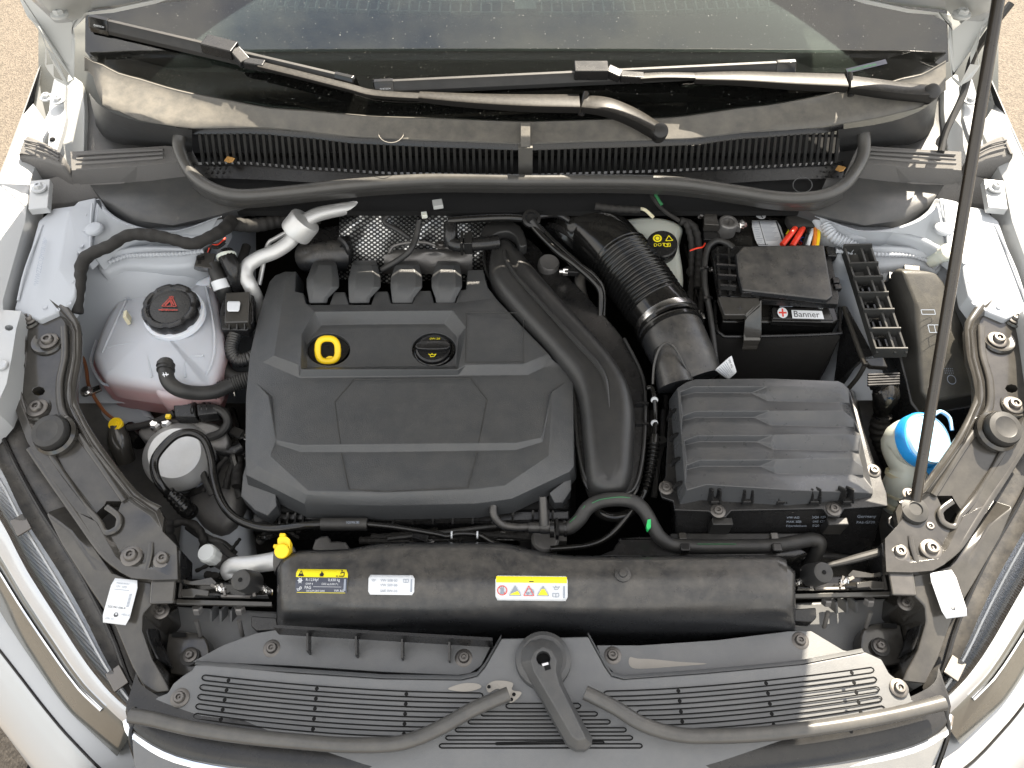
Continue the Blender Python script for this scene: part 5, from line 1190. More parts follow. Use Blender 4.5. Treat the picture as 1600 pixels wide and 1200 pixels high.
# silver dome (hydraulic mount) and loop hose
t = thing('engine_mount', 'silver topped round engine mount on the left of the engine', 'engine mount', P(275, 730, .60))
c = P(273, 708, .735); ax = Vector((.12, -.30, 1)).normalized()
ob('dome', lathe([(.053, -.045), (.056, -.03), (.055, -.018), (.050, -.010), (.042, -.001), (.0405, .001), (.039, .0005), (.001, .0012)], c, ax, 44), 'alu', t, ang=40)
ob('body', lathe([(.040, -.13), (.054, -.11), (.0575, -.045), (.0565, -.038), (.053, -.036)], c, ax, 40), 'gloss', t, ang=40)
ob('studs', [lathe([(.009, 0), (.009, .008), (.006, .012)], P(x, y, .735), n=6) for x, y in ((262, 664), (244, 667))], 'steel', t)
ob('mount_plate', pill([(215, 672, .725), (250, 655, .73), (300, 652, .73), (350, 668, .73), (352, 700, .72), (300, 690, .72), (235, 690, .72)], None, .05, .006, 3, 3), 'cast', t)
o = ob('vacuum_hose', tube(Lz([(268, 775, .735), (254, 762, .755), (243, 742, .768), (242, 718, .775), (256, 697, .78), (276, 680, .782), (298, 676, .78), (318, 686, .775), (329, 712, .765), (334, 745, .755), (344, 780, .75), (362, 805, .75), (390, 820, .75), (430, 826, .75), (470, 822, .755), (505, 819, .757)]), .0065, 14, 8), 'gloss'); tag(o, 'glossy black hose looping over the silver dome and running to the front', 'hose')
t = thing('hose_joint', 'stubby ribbed black joint at the end of the glossy loop hose', 'hose joint', P(278, 785, .72))
ob('joint', [tube(Lz([(262, 768, .742), (275, 780, .73), (290, 795, .715), (300, 800, .70)]), [.009, .011, .013, .012], 16, 5, (.008, .0005, 0, 1))], 'gloss', t)
o = ob('printed_sleeve', tube(Lz([(502, 819, .757), (574, 819, .755)]), [.0095, .0095], 16, 1), 'rubber'); tag(o, 'grey printed sleeve around the thin hose below the engine cover', 'sleeve')
fq = quadmap([P(540, 812, .767), P(572, 812, .767), P(572, 820, .766), P(540, 820, .766)], .0008)
decal(fq, 5, [('text', 'pgrey', '5Q0.906.283', .2, .2, .5, .9)], o)
o = ob('vacuum_pipe', tube(Lz([(574, 819, .756), (620, 824, .755), (680, 834, .752), (700, 838, .752), (715, 834, .752), (748, 836, .75), (775, 850, .745), (820, 858, .74)]), .0042, 12, 7), 'gloss'); tag(o, 'thin black pipe leading right from the printed sleeve', 'pipe')
for x, y in ((706, 836), (746, 836)):
    o = ob('clip', lathe([(.0045, -.0012), (.0058, -.0012), (.0058, .0012), (.0045, .0012)], P(x, y, .752), (1, 0, 0), 14), 'plabel'); tag(o, ('left' if x < 720 else 'right')+' white ring on the thin pipe above the radiator cover', 'clip', 'white rings on the thin pipe')
# sensors and small connectors left
t = thing('yellow_cap_strut', 'grey strut topped by a round yellow cap below the coolant tank', 'strut', P(185, 700, .65))
ob('post', tube(Lz([(182, 665, .735), (186, 690, .72), (196, 720, .69)]), [.013, .018, .016], 16, 4), 'bracket', t)
ob('cap', lathe([(.011, -.004), (.0115, .002), (.010, .004), (.005, .0035), (.004, .006)], P(181, 663, .742), (0, -.2, 1), 20), 'yellow', t)
t = thing('sensor_connector', 'black two piece plug with a yellow clip between tank and silver dome', 'connector', P(310, 645, .73))
ob('plug', [slab([(270, 632, .76), (305, 628, .762), (306, 652, .755), (272, 652, .753)], None, .02), slab([(306, 630, .765), (338, 630, .765), (340, 646, .76), (308, 650, .758)], None, .022)], 'satin', t, bev=.003)
ob('ridge', [lathe([(.0115, -.002), (.0125, 0), (.0115, .002)], P(x, 640, .752), (1, 0, 0), 16) for x in (304, 318, 326)], 'satin', t)
ob('yellow_clip', box(P(263, 651, .758), (.007, .006, .006)), 'yellow', t)
ob('lead', tube(Lz([(272, 645, .75), (250, 656, .745), (225, 664, .735), (200, 668, .73)]), .0055, 10, 6), 'tape', t)
ob('tail', tube(Lz([(336, 638, .757), (350, 645, .755), (356, 660, .745), (345, 676, .735), (325, 684, .725)]), .007, 10, 6), 'rubber', t)
for pts, r_, m_, lab, cat in (([(200, 672, .70), (212, 680, .70), (222, 690, .70)], .016, 'gloss', 'short black tube mouth beside the yellow capped strut', 'pipe'),
        ([(262, 812, .70), (258, 835, .69), (266, 855, .68), (262, 875, .67)], .013, 'tape', 'lumpy black taped cable bundle by the left bracket tip', 'cable'),
        ([(272, 818, .695), (290, 815, .695), (308, 824, .69), (318, 845, .68), (316, 870, .66)], .0065, 'tape', 'thin black cable arching over the painted rail', 'cable'),
        ([(352, 640, .70), (365, 680, .69), (372, 720, .69), (370, 760, .69)], .009, 'tape', 'black cable pressed against the left side of the engine cover', 'cable'),
        ([(345, 700, .70), (362, 705, .70), (378, 698, .70)], .012, 'satin', 'black stub pipe left of the engine cover', 'pipe'),
        ([(400, 815, .70), (440, 800, .70), (430, 790, .70)], .012, 'rubber', 'dark hose under the left front foot of the cover', 'hose')):
    o = ob(cat, tube(Lz(pts), r_, 12, 7, (.014, .0007, 0, 1) if m_ == 'tape' else None), m_); tag(o, lab, cat)

# centre-right hoses
t = thing('coolant_bleed_hose', 'dull black hose with green marks arching over the end of the air duct', 'hose', P(1010, 830, .74))
ob('hose', tube(Lz([(872, 826, .75), (890, 824, .755), (905, 812, .765), (918, 794, .775), (938, 783, .782), (968, 780, .785), (992, 785, .782), (1008, 800, .775), (1020, 822, .765), (1032, 840, .757), (1050, 851, .75), (1080, 854, .748), (1140, 854, .748), (1205, 853, .748), (1240, 848, .748), (1268, 843, .748), (1280, 848, .745), (1276, 862, .73), (1262, 884, .70)]), .0105, 16, 8), 'rubber', t)
ob('green_print', [tube(Lz([(925, 786, .7925), (940, 780, .794), (968, 776.5, .7955), (985, 778, .794)]), .0007, 4, 4), tube(Lz([(890, 816, .768), (905, 802, .777), (914, 790, .785)]), .0006, 4, 4), tube(Lz([(1090, 850, .7595), (1150, 850, .7595)]), .0005, 4, 2)], 'dgreen', t)
gp = Lz([(1012, 812, .782), (1017, 811, .781), (1017, 824, .776), (1012, 828, .774), (1010, 822, .776)])
ob('green_mark', loft([down(gp, .008), gp]), 'green', t)
ob('hose_clip', [box(P(870, 826, .755), (.004, .028, .016)), lathe([(.012, -.003), (.0135, -.003), (.0135, .003), (.012, .003)], P(862, 826, .75), (1, 0, 0), 18), lathe([(.012, -.002), (.013, -.002), (.013, .002), (.012, .002)], P(882, 825, .752), (1, .1, 0), 18)], 'satin', t)
t = thing('bleed_pipe', 'smooth grey blue tee pipe below the right front edge of the engine cover', 'pipe', P(830, 820, .73))
ob('pipe', tube(Lz([(771, 790, .77), (772, 806, .765), (784, 820, .755), (810, 824, .75), (842, 822, .75)]), .0062, 12, 6), 'dusty', t)
ob('upright', tube(Lz([(848, 776, .785), (849, 795, .775), (850, 820, .76)]), [.006, .0065, .0075], 12, 4), 'dusty', t)
ob('joint', [lathe([(.0095, -.008), (.0105, -.006), (.0105, .006), (.0095, .008)], P(852, 823, .752), (1, 0, 0), 16), lathe([(.0085, 0), (.0085, .014)], P(850, 812, .76), (0, 1, .3), 14), lathe([(.0085, -.004), (.0085, .02)], P(830, 824, .75), (1, 0, 0), 14)], 'dusty', t)
o = ob('pipe', tube(Lz([(1010, 607, .80), (1018, 606, .80), (1022, 620, .80), (1024, 650, .79), (1023, 680, .785)]), .004, 12, 7), 'gloss'); tag(o, 'thin glossy pipe with white rings right of the air duct', 'pipe')
for y, z in ((625, .80), (661, .788)):
    o = ob('clip', lathe([(.004, -.0012), (.0056, -.0012), (.0056, .0012), (.004, .0012)], P(1022.5, y, z), (0, 1, -.3), 14), 'plabel'); tag(o, ('upper' if y < 640 else 'lower')+' white ring on the glossy pipe beside the air duct', 'clip', 'white rings beside the air duct')
o = ob('ribbed_hose', tube(Lz([(1023, 680, .785), (1021, 705, .778), (1016, 735, .77), (1010, 760, .76), (1002, 778, .75), (985, 800, .74), (955, 835, .72), (920, 852, .71), (860, 858, .71)]), [.0075, .008, .0075, .006, .0055, .0055, .0055, .005, .005], 14, 8, (.0065, .0016, .05, .32)), 'gloss'); tag(o, 'glossy black hose with ribbed middle running down beside the air duct', 'hose')
o = ob('turbo_outlet', tube(Lz([(925, 780, .765), (935, 800, .745), (958, 808, .735), (985, 800, .735), (1000, 780, .74)]), .008, 14, 6), 'gloss'); tag(o, 'curved glossy rim under the lower end of the air duct', 'pipe')
# odd dark hardware filling the depths round the back
random.seed(11)
for i, (pts, r_, m_, lab, cat) in enumerate((
    ([(620, 325, .87), (600, 345, .86), (622, 360, .85), (640, 372, .84)], .0045, 'rubber', 'thin black lead crossing the dimpled foil', 'cable'),
    ([(655, 345, .865), (650, 370, .85), (640, 392, .84), (620, 408, .825), (596, 422, .81)], .0055, 'rubber', 'black lead with a white tip hanging over the dimpled foil', 'cable'),
    ([(700, 345, .87), (740, 342, .87), (790, 340, .87), (822, 342, .87)], .007, 'gloss', 'black hose along the bulkhead to the round valve head', 'hose'),
    ([(360, 350, .87), (400, 352, .86), (440, 345, .85), (500, 340, .84)], .012, 'tape', 'taped loom in the dark behind the silver damper', 'cable'),
    ([(840, 338, .865), (870, 335, .865), (890, 345, .86)], .006, 'satin', 'short black hose end right of the round valve head', 'hose'),
    ([(930, 322, .89), (960, 326, .888), (1000, 328, .886)], .006, 'tape', 'taped wire under the middle right of the cowl seal', 'wire'),
    ([(1062, 345, .86), (1085, 356, .85), (1092, 400, .82), (1090, 450, .80)], .007, 'tape', 'black cable bundle right of the brake fluid bottle', 'cable'),
    ([(1072, 348, .86), (1080, 380, .84), (1080, 430, .80)], .005, 'tape', 'thin black cable against the brake fluid bottle', 'cable'),
    ([(940, 500, .76), (960, 540, .75), (990, 580, .74)], .012, 'gloss', 'dark hose in the gap between duct and intake hose', 'hose'))):
    o = ob(cat, tube(Lz(pts), r_, 12, 7, (.013, .0005, 0, 1) if m_ == 'tape' else None), m_); tag(o, lab, cat)
for (x, y, z, sx, lab) in ((684, 319, .893, .017, 'small grey plastic clip hanging below the cowl seal'), (663, 336, .875, .01, 'small white clip tip on the black lead over the foil')):
    o = ob('clip', box(P(x, y, z), (sx, sx, .008), 12), 'ivory' if sx < .012 else 'liner', bev=.001); tag(o, lab, 'clip')

# ======================= RADIATOR COVER =======================
def zc(py): return interp([(845, .792), (868, .798), (905, .803), (930, .797), (952, .783), (968, .762), (985, .73), (1008, .66)], py)
rc = thing('radiator_cover', 'wide dusty black rounded cover with three stickers across the front of the bay', 'cover', P(830, 920, .66))
def tope(x): return interp([(434, 885), (445, 870), (468, 860), (540, 858), (570, 853), (600, 848), (760, 847), (800, 851), (850, 863), (900, 868), (1214, 868), (1243, 892)], x)
def bote(x): return interp([(430, 985), (700, 1010), (1000, 1012), (1240, 992)], x)
xs2 = [432, 436, 445, 468, 500, 540, 570, 600, 680, 760, 800, 850, 900, 1000, 1100, 1214, 1230, 1240, 1243]
rows = []
for k, q in enumerate((0, .04, .12, .25, .38, .5, .6, .68, .75, .82, .9, 1)):
    r_ = []
    for x in xs2:
        a, b = tope(x), bote(x); y = lerp(a, b, q); z = zc(y if q else y+2)
        if q == 0: z -= .02
        e = 0
        if x <= 436: e = (438-x)*.004
        if x >= 1240: e = (x-1239)*.004
        r_.append(P(x, y, z-e))
    rows.append(r_)
v, f = grid(rows, 2)
ob('cover', (v, f), 'dusty', rc, ang=60, thick=.002)
for s_ in (432, 1243):
    ob('end_wall', loft([[P(s_, lerp(tope(s_), bote(s_), q), zc(lerp(tope(s_), bote(s_), q))-.018) for q in (0, .3, .6, .8, 1)], [off(P(s_, lerp(tope(s_), bote(s_), q), zc(lerp(tope(s_), bote(s_), q))-.018), 0, 0, -.08) for q in (0, .3, .6, .8, 1)]], False, False, False), 'satin', rc)
def cmap(x0, y0, x1, y1, sk=0):
    def fn(u, v_, l=0):
        x = lerp(x0, x1, u)+sk*v_; y = lerp(y1, y0, v_)+(x-x0)*.012
        return P(x, y, zc(y)+.0014+l)
    return fn
asp = 82/ 36*1.0
decal(cmap(461, 889, 542, 926, 2), 2.6, [('rect', 'pdark', .0, .02, 2.6, .66), ('poly', 'pblack', tri(.25, .82, .26)), ('line', 'pyellow', .04, [(.25, .88), (.25, .8)]), ('poly', 'pblack', [(1.2, .7), (1.36, .7), (1.4, .8), (1.33, .86), (1.28, .95), (1.25, .84), (1.18, .8)]), ('line', 'pblack', .04, [(2.15, .72), (2.4, .72), (2.42, .88), (2.25, .88), (2.25, .8)]), ('disc', 'pblack', 2.3, .95, .035), ('line', 'pblack', .04, [(2.0, .72), (2.1, .72)]),
      ('ring', 'plabel', .22, .52, .09, .035)]+[('line', 'plabel', .02, [(.22-.14*math.cos(a*1.047), .52-.14*math.sin(a*1.047)), (.22+.14*math.cos(a*1.047), .52+.14*math.sin(a*1.047))]) for a in range(3)]+[
      ('text', 'plabel', 'R-1234yf', .5, .5, .13), ('text', 'plabel', '0,430 kg', 1.62, .5, .13), ('text', 'plabel', 'GWP 4', .5, .34, .09), ('text', 'plabel', 'CO2 eq 0,0017 t', 1.3, .34, .09), ('text', 'plabel', 'PAG', .46, .17, .13), ('line', 'plabel', .012, [(.9, .26), (2.3, .26)]), ('text', 'plabel', 'SAE J639 J2842 J2845', .55, .05, .08), ('text', 'plabel', 'VW AG', 1.95, .05, .11), ('rect', 'pgrey', 2.42, .1, 2.52, .6), ('ring', 'plabel', .26, .2, .06, .025)]+oilcan(.14, .13, .16, 'plabel'), rc, 'pyellow', rad=.09)
decal(cmap(575, 898, 647, 929, 1), 2.4, oilcan(.25, .72, .18, 'pgrey')+book(1.95, .72, .26, 'pgrey')+[('text', 'pgrey', 'VW 508 00', .62, .66, .14), ('text', 'pgrey', 'VW 509 00', .62, .42, .14), ('text', 'pgrey', 'SAE 0W-20', .62, .13, .14), ('rect', 'pgrey', 2.2, .15, 2.28, .8)], rc, 'plabel', rad=.1)
decal(cmap(774, 899, 887, 938, 0), 2.85, [('rect', 'pyellow', .03, .72, 2.82, .97), ('poly', 'pblack', tri(1.42, .83, .18)), ('ring', 'pred', .27, .4, .2, .035), ('line', 'pred', .035, [(.14, .54), (.4, .26)]), ('rect', 'pgrey', .2, .26, .34, .46), ('line', 'pgrey', .03, [(.2, .44), (.18, .54)]), ('line', 'pgrey', .03, [(.25, .44), (.25, .56)]), ('line', 'pgrey', .03, [(.3, .44), (.32, .55)]),
      ('poly', 'pgrey', tri(.78, .38, .42)), ('poly', 'pyellow', tri(.78, .38, .34)), ('line', 'pblack', .03, [(.7, .3), (.72, .38), (.7, .44)]), ('line', 'pblack', .03, [(.78, .3), (.8, .38), (.78, .44)]), ('line', 'pblack', .03, [(.86, .3), (.88, .38), (.86, .44)]),
      ('line', 'pred', .03, [(1.12, .2), (1.52, .2), (1.32, .6), (1.12, .2)]), ('ring', 'pgrey', 1.36, .34, .16, .04), ('disc', 'pgrey', 1.3, .3, .05), ('disc', 'pgrey', 1.42, .34, .05),
      ('poly', 'pgrey', tri(1.88, .38, .42)), ('poly', 'pyellow', tri(1.88, .38, .34)), ('line', 'pblack', .035, [(1.92, .5), (1.86, .38), (1.91, .38), (1.86, .26)]), ('rect', 'pgrey', 2.68, .12, 2.74, .6)]+oilcan(2.38, .52, .24, 'pgrey')+book(2.38, .24, .24, 'pgrey'), rc, 'plabel', rad=.08)
inst('rivet', 'rivet', lambda: lathe([(.011, -.002), (.011, .001), (.006, .0018), (.005, .0045), (.001, .005)], n=20), 'dusty', P(973, 897, .8045), parent=rc)
# fan shroud right of cover back
t = thing('fan_shroud', 'black fan shroud edge with blue grey clips behind the front cover', 'shroud', P(1100, 855, .7))
ob('shroud', pill([(958, 858, .745), (968, 845, .745), (990, 838, .745), (1215, 836, .745), (1238, 848, .745), (1242, 870, .745), (955, 872, .745)], None, .05, .004, 3, 3), 'satin', t)
for x in (1066, 1209): ob('clip', box(P(x, 839, .75), (.011, .010, .01)), 'bracket', t, bev=.001)
for x in (1070, 1213): ob('hose_holder', box(P(x, 857, .757), (.014, .012, .012)), 'satin', t, bev=.002)

# yellow cap, silver pipe, grey service cap
t = thing('yellow_plug_bracket', 'bright yellow plug on a black bracket at the left end of the front cover', 'plug', P(440, 870, .74))
ob('bracket', pill([(426, 862, .783), (436, 848, .79), (452, 848, .79), (462, 862, .786), (440, 876, .78), (428, 895, .776)], None, .03, .003, 3, 2), 'dusty', t)
ob('plug', [slab([(433, 842, .806), (436, 838, .808), (448, 838, .808), (453, 842, .806), (453, 858, .80), (434, 858, .80)], None, .016), lathe([(.0105, -.006), (.0105, .006), (.009, .008)], P(442, 861, .797), (0, -.4, 1), 18), box(P(432, 854, .80), (.008, .005, .006)), box(P(442, 837, .806), (.008, .005, .008))], 'yellow', t, bev=.0012)
o = ob('charge_pipe', tube(Lz([(362, 900, .735), (357, 890, .742), (366, 883, .748), (390, 882, .752), (415, 879, .758), (432, 876, .76)]), [.011, .0115, .0115, .0125, .013, .0135], 18, 6), 'alu'); tag(o, 'short bright silver pipe between grey cap and yellow plug', 'pipe')
t = thing('service_port', 'grey fluted service cap on a stub left of the silver pipe', 'cap', P(328, 890, .70))
c = P(323, 864, .775); ax = Vector((-.12, -.1, 1)).normalized(); Mx = rot_to(ax)
rings = []
for r_, z_ in ((.0125, -.022), (.0135, -.004), (.0135, .0), (.0115, .003), (.001, .0035)):
    rings.append([c+Mx @ Vector((r_*(1-(.07 if k % 3 == 0 and r_ > .012 else 0))*math.cos(k*2*math.pi/24), r_*(1-(.07 if k % 3 == 0 and r_ > .012 else 0))*math.sin(k*2*math.pi/24), z_)) for k in range(24)])
ob('cap', loft(rings), 'liner', t, ang=30)
ob('stub', lathe([(.010, -.06), (.0105, -.022), (.0115, -.022), (.0115, -.02)], c, ax, 20), 'cast', t)

# ======================= LATCHES =======================
def latch(f, label, spx):
    t = thing('hood_latch', label, 'latch', P(*f((350, 920)), .70), 'hood latches')
    ob('base_plate', slab([f(p) for p in ((275, 936, .752), (425, 940, .752), (425, 947, .75), (275, 944, .75))], None, .006), 'bracket', t, bev=.001)
    ob('housing', [loft([[q for q in Lz([f(p) for p in ((282, 934), (422, 936), (418, 912), (288, 908))], .735)], [q for q in Lz([f(p) for p in ((284, 930), (420, 932), (416, 914), (290, 910))], .756)]])], 'gloss', t, bev=.002)
    ob('catch_plate', slab([f(p) for p in ((300, 908, .775), (330, 902, .777), (338, 910, .776), (336, 914, .774), (302, 914, .773), (287, 912, .774), (286, 905, .776))], None, .003), 'bracket', t, bev=.0006)
    ob('inner_plate', slab([f(p) for p in ((283, 921, .768), (300, 919, .769), (326, 923, .768), (325, 931, .765), (306, 929, .766), (303, 933, .765), (281, 932, .765))], None, .004), 'bracket', t, bev=.0006)
    ob('frame_bar', [bar(P(*f((346, 932)), .767), P(*f((392, 933)), .767), .003, .005), bar(P(*f((396, 902)), .772), P(*f((398, 932)), .766), .004, .006), bar(P(*f((284, 906)), .772), P(*f((281, 934)), .766), .003, .005), bar(P(*f((330, 914)), .774), P(*f((352, 926)), .77), .004, .004), bar(P(*f((346, 912)), .774), P(*f((352, 930)), .77), .003, .004)], 'dsteel', t)
    sp = [P(*f((300+k*.9, 920+6*math.sin(k*.0)+ (2.2 if k % 2 else -2.2))), .773) for k in range(0)]
    q0, q1 = P(*f((338, 918)), .772), P(*f((352, 922)), .770)
    ob('spring', tube([q0.lerp(q1, k/40)+Vector((0, .004*math.sin(k*1.2), .004*math.cos(k*1.2))) for k in range(41)], .001, 6, 1), 'steel', t)
    ob('spring', tube([P(*f((404, 915)), .765).lerp(P(*f((425, 925)), .76), k/40)+Vector((0, .004*math.sin(k*1.2), .004*math.cos(k*1.2))) for k in range(41)], .001, 6, 1), 'steel', t)
    c = P(*f((376, 906)), .80); sgn = 1 if spx == 0 else -1
    ob('rubber_stop', lathe([(.0165, -.035), (.0150, -.006), (.0135, .0), (.010, .0015), (.004, .001), (.001, .001)], c, (-.15*sgn, -.25, 1), 28), 'rubber', t)
    ob('stop_hole', lathe([(.003, 0), (.002, .0006)], c+Vector((-.0002*sgn, -.0005, .0016)), (-.15*sgn, -.25, 1), 12), 'deep', t)
    for x in (310, 376):
        a = P(*f((x, 956)), .728)
        ob('stud', [lathe([(.003, -.03), (.0033, .0)], a+Vector((0, -.012, 0)), (0, .5, 1), 10), lathe([(.0075, 0), (.0075, .008), (.006, .01)], a, (0, .5, 1), 6)], 'cast', t)
    return t
latch(lambda p: p, 'dark hood latch beside the silver pipe with a short rubber stop, in shade', 0)
latch(mir, 'dark hood latch at the right end of the front cover, glinting in sun', 1)
ob_ = ob('release_cable', tube(Lz([(1250, 892, .77), (1300, 882, .775), (1340, 872, .78), (1384, 860, .785)]), [.003, .004, .006, .006], 10, 6), 'rubber'); tag(ob_, 'black hood release cable rising to the right bracket', 'cable')

# ======================= FRONT BRACKETS =======================
def zbk(p):  # height of bracket along its length
    return interp([(450, .885), (560, .862), (680, .84), (800, .812), (905, .80)], p[1])
def front_bracket(f, label, s_):
    t = thing('headlight_bracket', label, 'bracket', P(*f((130, 700)), .76), 'stamped brackets over the headlights')
    def z3(l, d=0): return [f((x, y, zbk((x, y))+d)) for x, y in l]
    out = [(48, 462), (56, 456), (68, 458), (82, 460), (118, 500), (124, 515), (124, 560), (117, 600), (118, 632), (150, 690), (212, 770), (250, 796), (256, 808), (254, 830), (276, 852), (277, 868), (278, 905), (238, 906), (205, 903), (186, 893), (160, 862), (120, 800), (75, 740), (42, 690), (16, 620), (12, 590), (14, 572), (22, 540), (27, 500), (31, 478)]
    holes = [[(60+10*math.cos(a), 611+7*math.sin(a)) for a in [k*.785 for k in range(8)]],
             [(163, 790), (166, 783), (190, 783), (183, 802), (180, 822), (168, 830), (150, 814), (146, 806)]]
    l2 = [(False, z3([(60, 466), (72, 468), (100, 502), (107, 520), (107, 560), (100, 600), (103, 640), (136, 700), (200, 782), (235, 806)], -.006)),
          (False, z3([(74, 464), (110, 504), (116, 518), (116, 560), (109, 600), (111, 634), (143, 695), (206, 776), (243, 801)], .004)),
          (False, z3([(36, 482), (30, 540), (34, 570), (22, 592), (28, 622), (52, 676), (90, 735), (150, 815), (180, 868), (196, 884), (240, 890)], .0)),
          (False, z3([(40, 488), (38, 510), (42, 540), (40, 572), (30, 594), (36, 622), (60, 672), (98, 730), (158, 810), (188, 862), (202, 876), (236, 880)], -.005))]
    ob('stamping', relief(z3(out), l2, [z3(h, -.006) for h in holes], skirt=.012), 'bracket', t, bev=.0022)
    def tb(l, r_, d=0): return tube(Lz(z3(l, d-.0015)), r_*1.25, 12, 5, r2=r_*.6)
    ob('rolled_edge', tb([(62, 458), (82, 462), (112, 498), (120, 516), (120, 560), (113, 600), (115, 633), (147, 692), (209, 772), (248, 797)], .0052, .001), 'bracket', t)
    ob('rolled_edge', tb([(100, 510), (101, 556), (93, 598), (96, 640), (112, 668)], .0045, -.001), 'bracket', t)
    ob('rolled_edge', tb([(36, 510), (37, 545), (26, 590), (33, 624), (43, 655)], .003, -.001), 'bracket', t)
    ob('rolled_edge', tb([(74, 700), (95, 735), (130, 786), (155, 815), (165, 832), (182, 826), (186, 808), (166, 792)], .0035, -.001), 'bracket', t)
    ob('rolled_edge', tb([(123, 680), (150, 716), (195, 782)], .004, -.002), 'bracket', t)
    ob('rolled_edge', tb([(46, 700), (80, 750), (124, 812), (160, 862), (188, 886), (205, 893), (236, 896)], .0042, -.001), 'bracket', t)
    ob('rolled_edge', tb([(236, 848), (234, 868), (228, 892)], .003, .0), 'bracket', t)
    def sc(x, y, s, m_='dsteel', hexa=False):
        q = f((x, y, zbk((x, y))-.002)); screw(q[0], q[1], q[2], t, m_, s)
    sc(45, 497, .85); sc(75, 532, 1.05); sc(58, 637, 1.05); sc(205, 868, 1.05); sc(255, 873, .95)
    for x, y, r_ in ((75, 533, .026), (205, 868, .020), (45, 499, .019), (58, 638, .022), (255, 874, .018)):
        q = f((x, y, 0)); ob('boss_ring', lathe([(r_, -.001), (r_*.92, .0026), (r_*.75, .0012), (r_*.6, .001)], P(q[0], q[1], zbk((x, y))-.0055), n=28), 'bracket', t)
    # mounting block at the tip
    ob('tip_block', loft([Lz([f(p) for p in ((233, 945), (275, 944), (276, 908), (236, 908))], .765), Lz([f(p) for p in ((233, 944), (272, 943), (276, 903), (236, 903))], .795)]), 'bracket', t, bev=.003)
    ob('tip_side', slab([f(p) for p in ((276, 862, .80), (282, 858, .80), (280, 905, .79), (276, 905, .79))], None, .05), 'satin', t, bev=.001)
    q = f((252, 955, 0)); screw(q[0], q[1], .752, t, 'dsteel', .75)
    # rubber buffer
    c = P(*f((80, 676)), zbk((80, 676))+.012); ax = (.05*s_, -.25, 1)
    b = thing('hood_buffer', ['round grey rubber hood buffer on the shaded left bracket', 'round black rubber hood buffer on the sunlit right bracket'][s_ > 0], 'buffer', c, 'rubber hood buffers')
    ob('pad', lathe([(.024, -.018), (.0245, -.012), (.022, -.008), (.0255, -.003), (.026, .004), (.0235, .009), (.016, .0105), (.0145, .0098), (.001, .010)], c, ax, 36), 'rubber', b)
    ob('base_ring', lathe([(.031, -.016), (.031, -.008), (.027, -.004), (.024, -.006)], c, ax, 36), 'bracket', b)
    return t
front_bracket(lambda p: p, 'black stamped steel bracket with bolts along the shaded left side', -1)
front_bracket(mir, 'black stamped steel bracket along the right side, glaring in sun', 1)

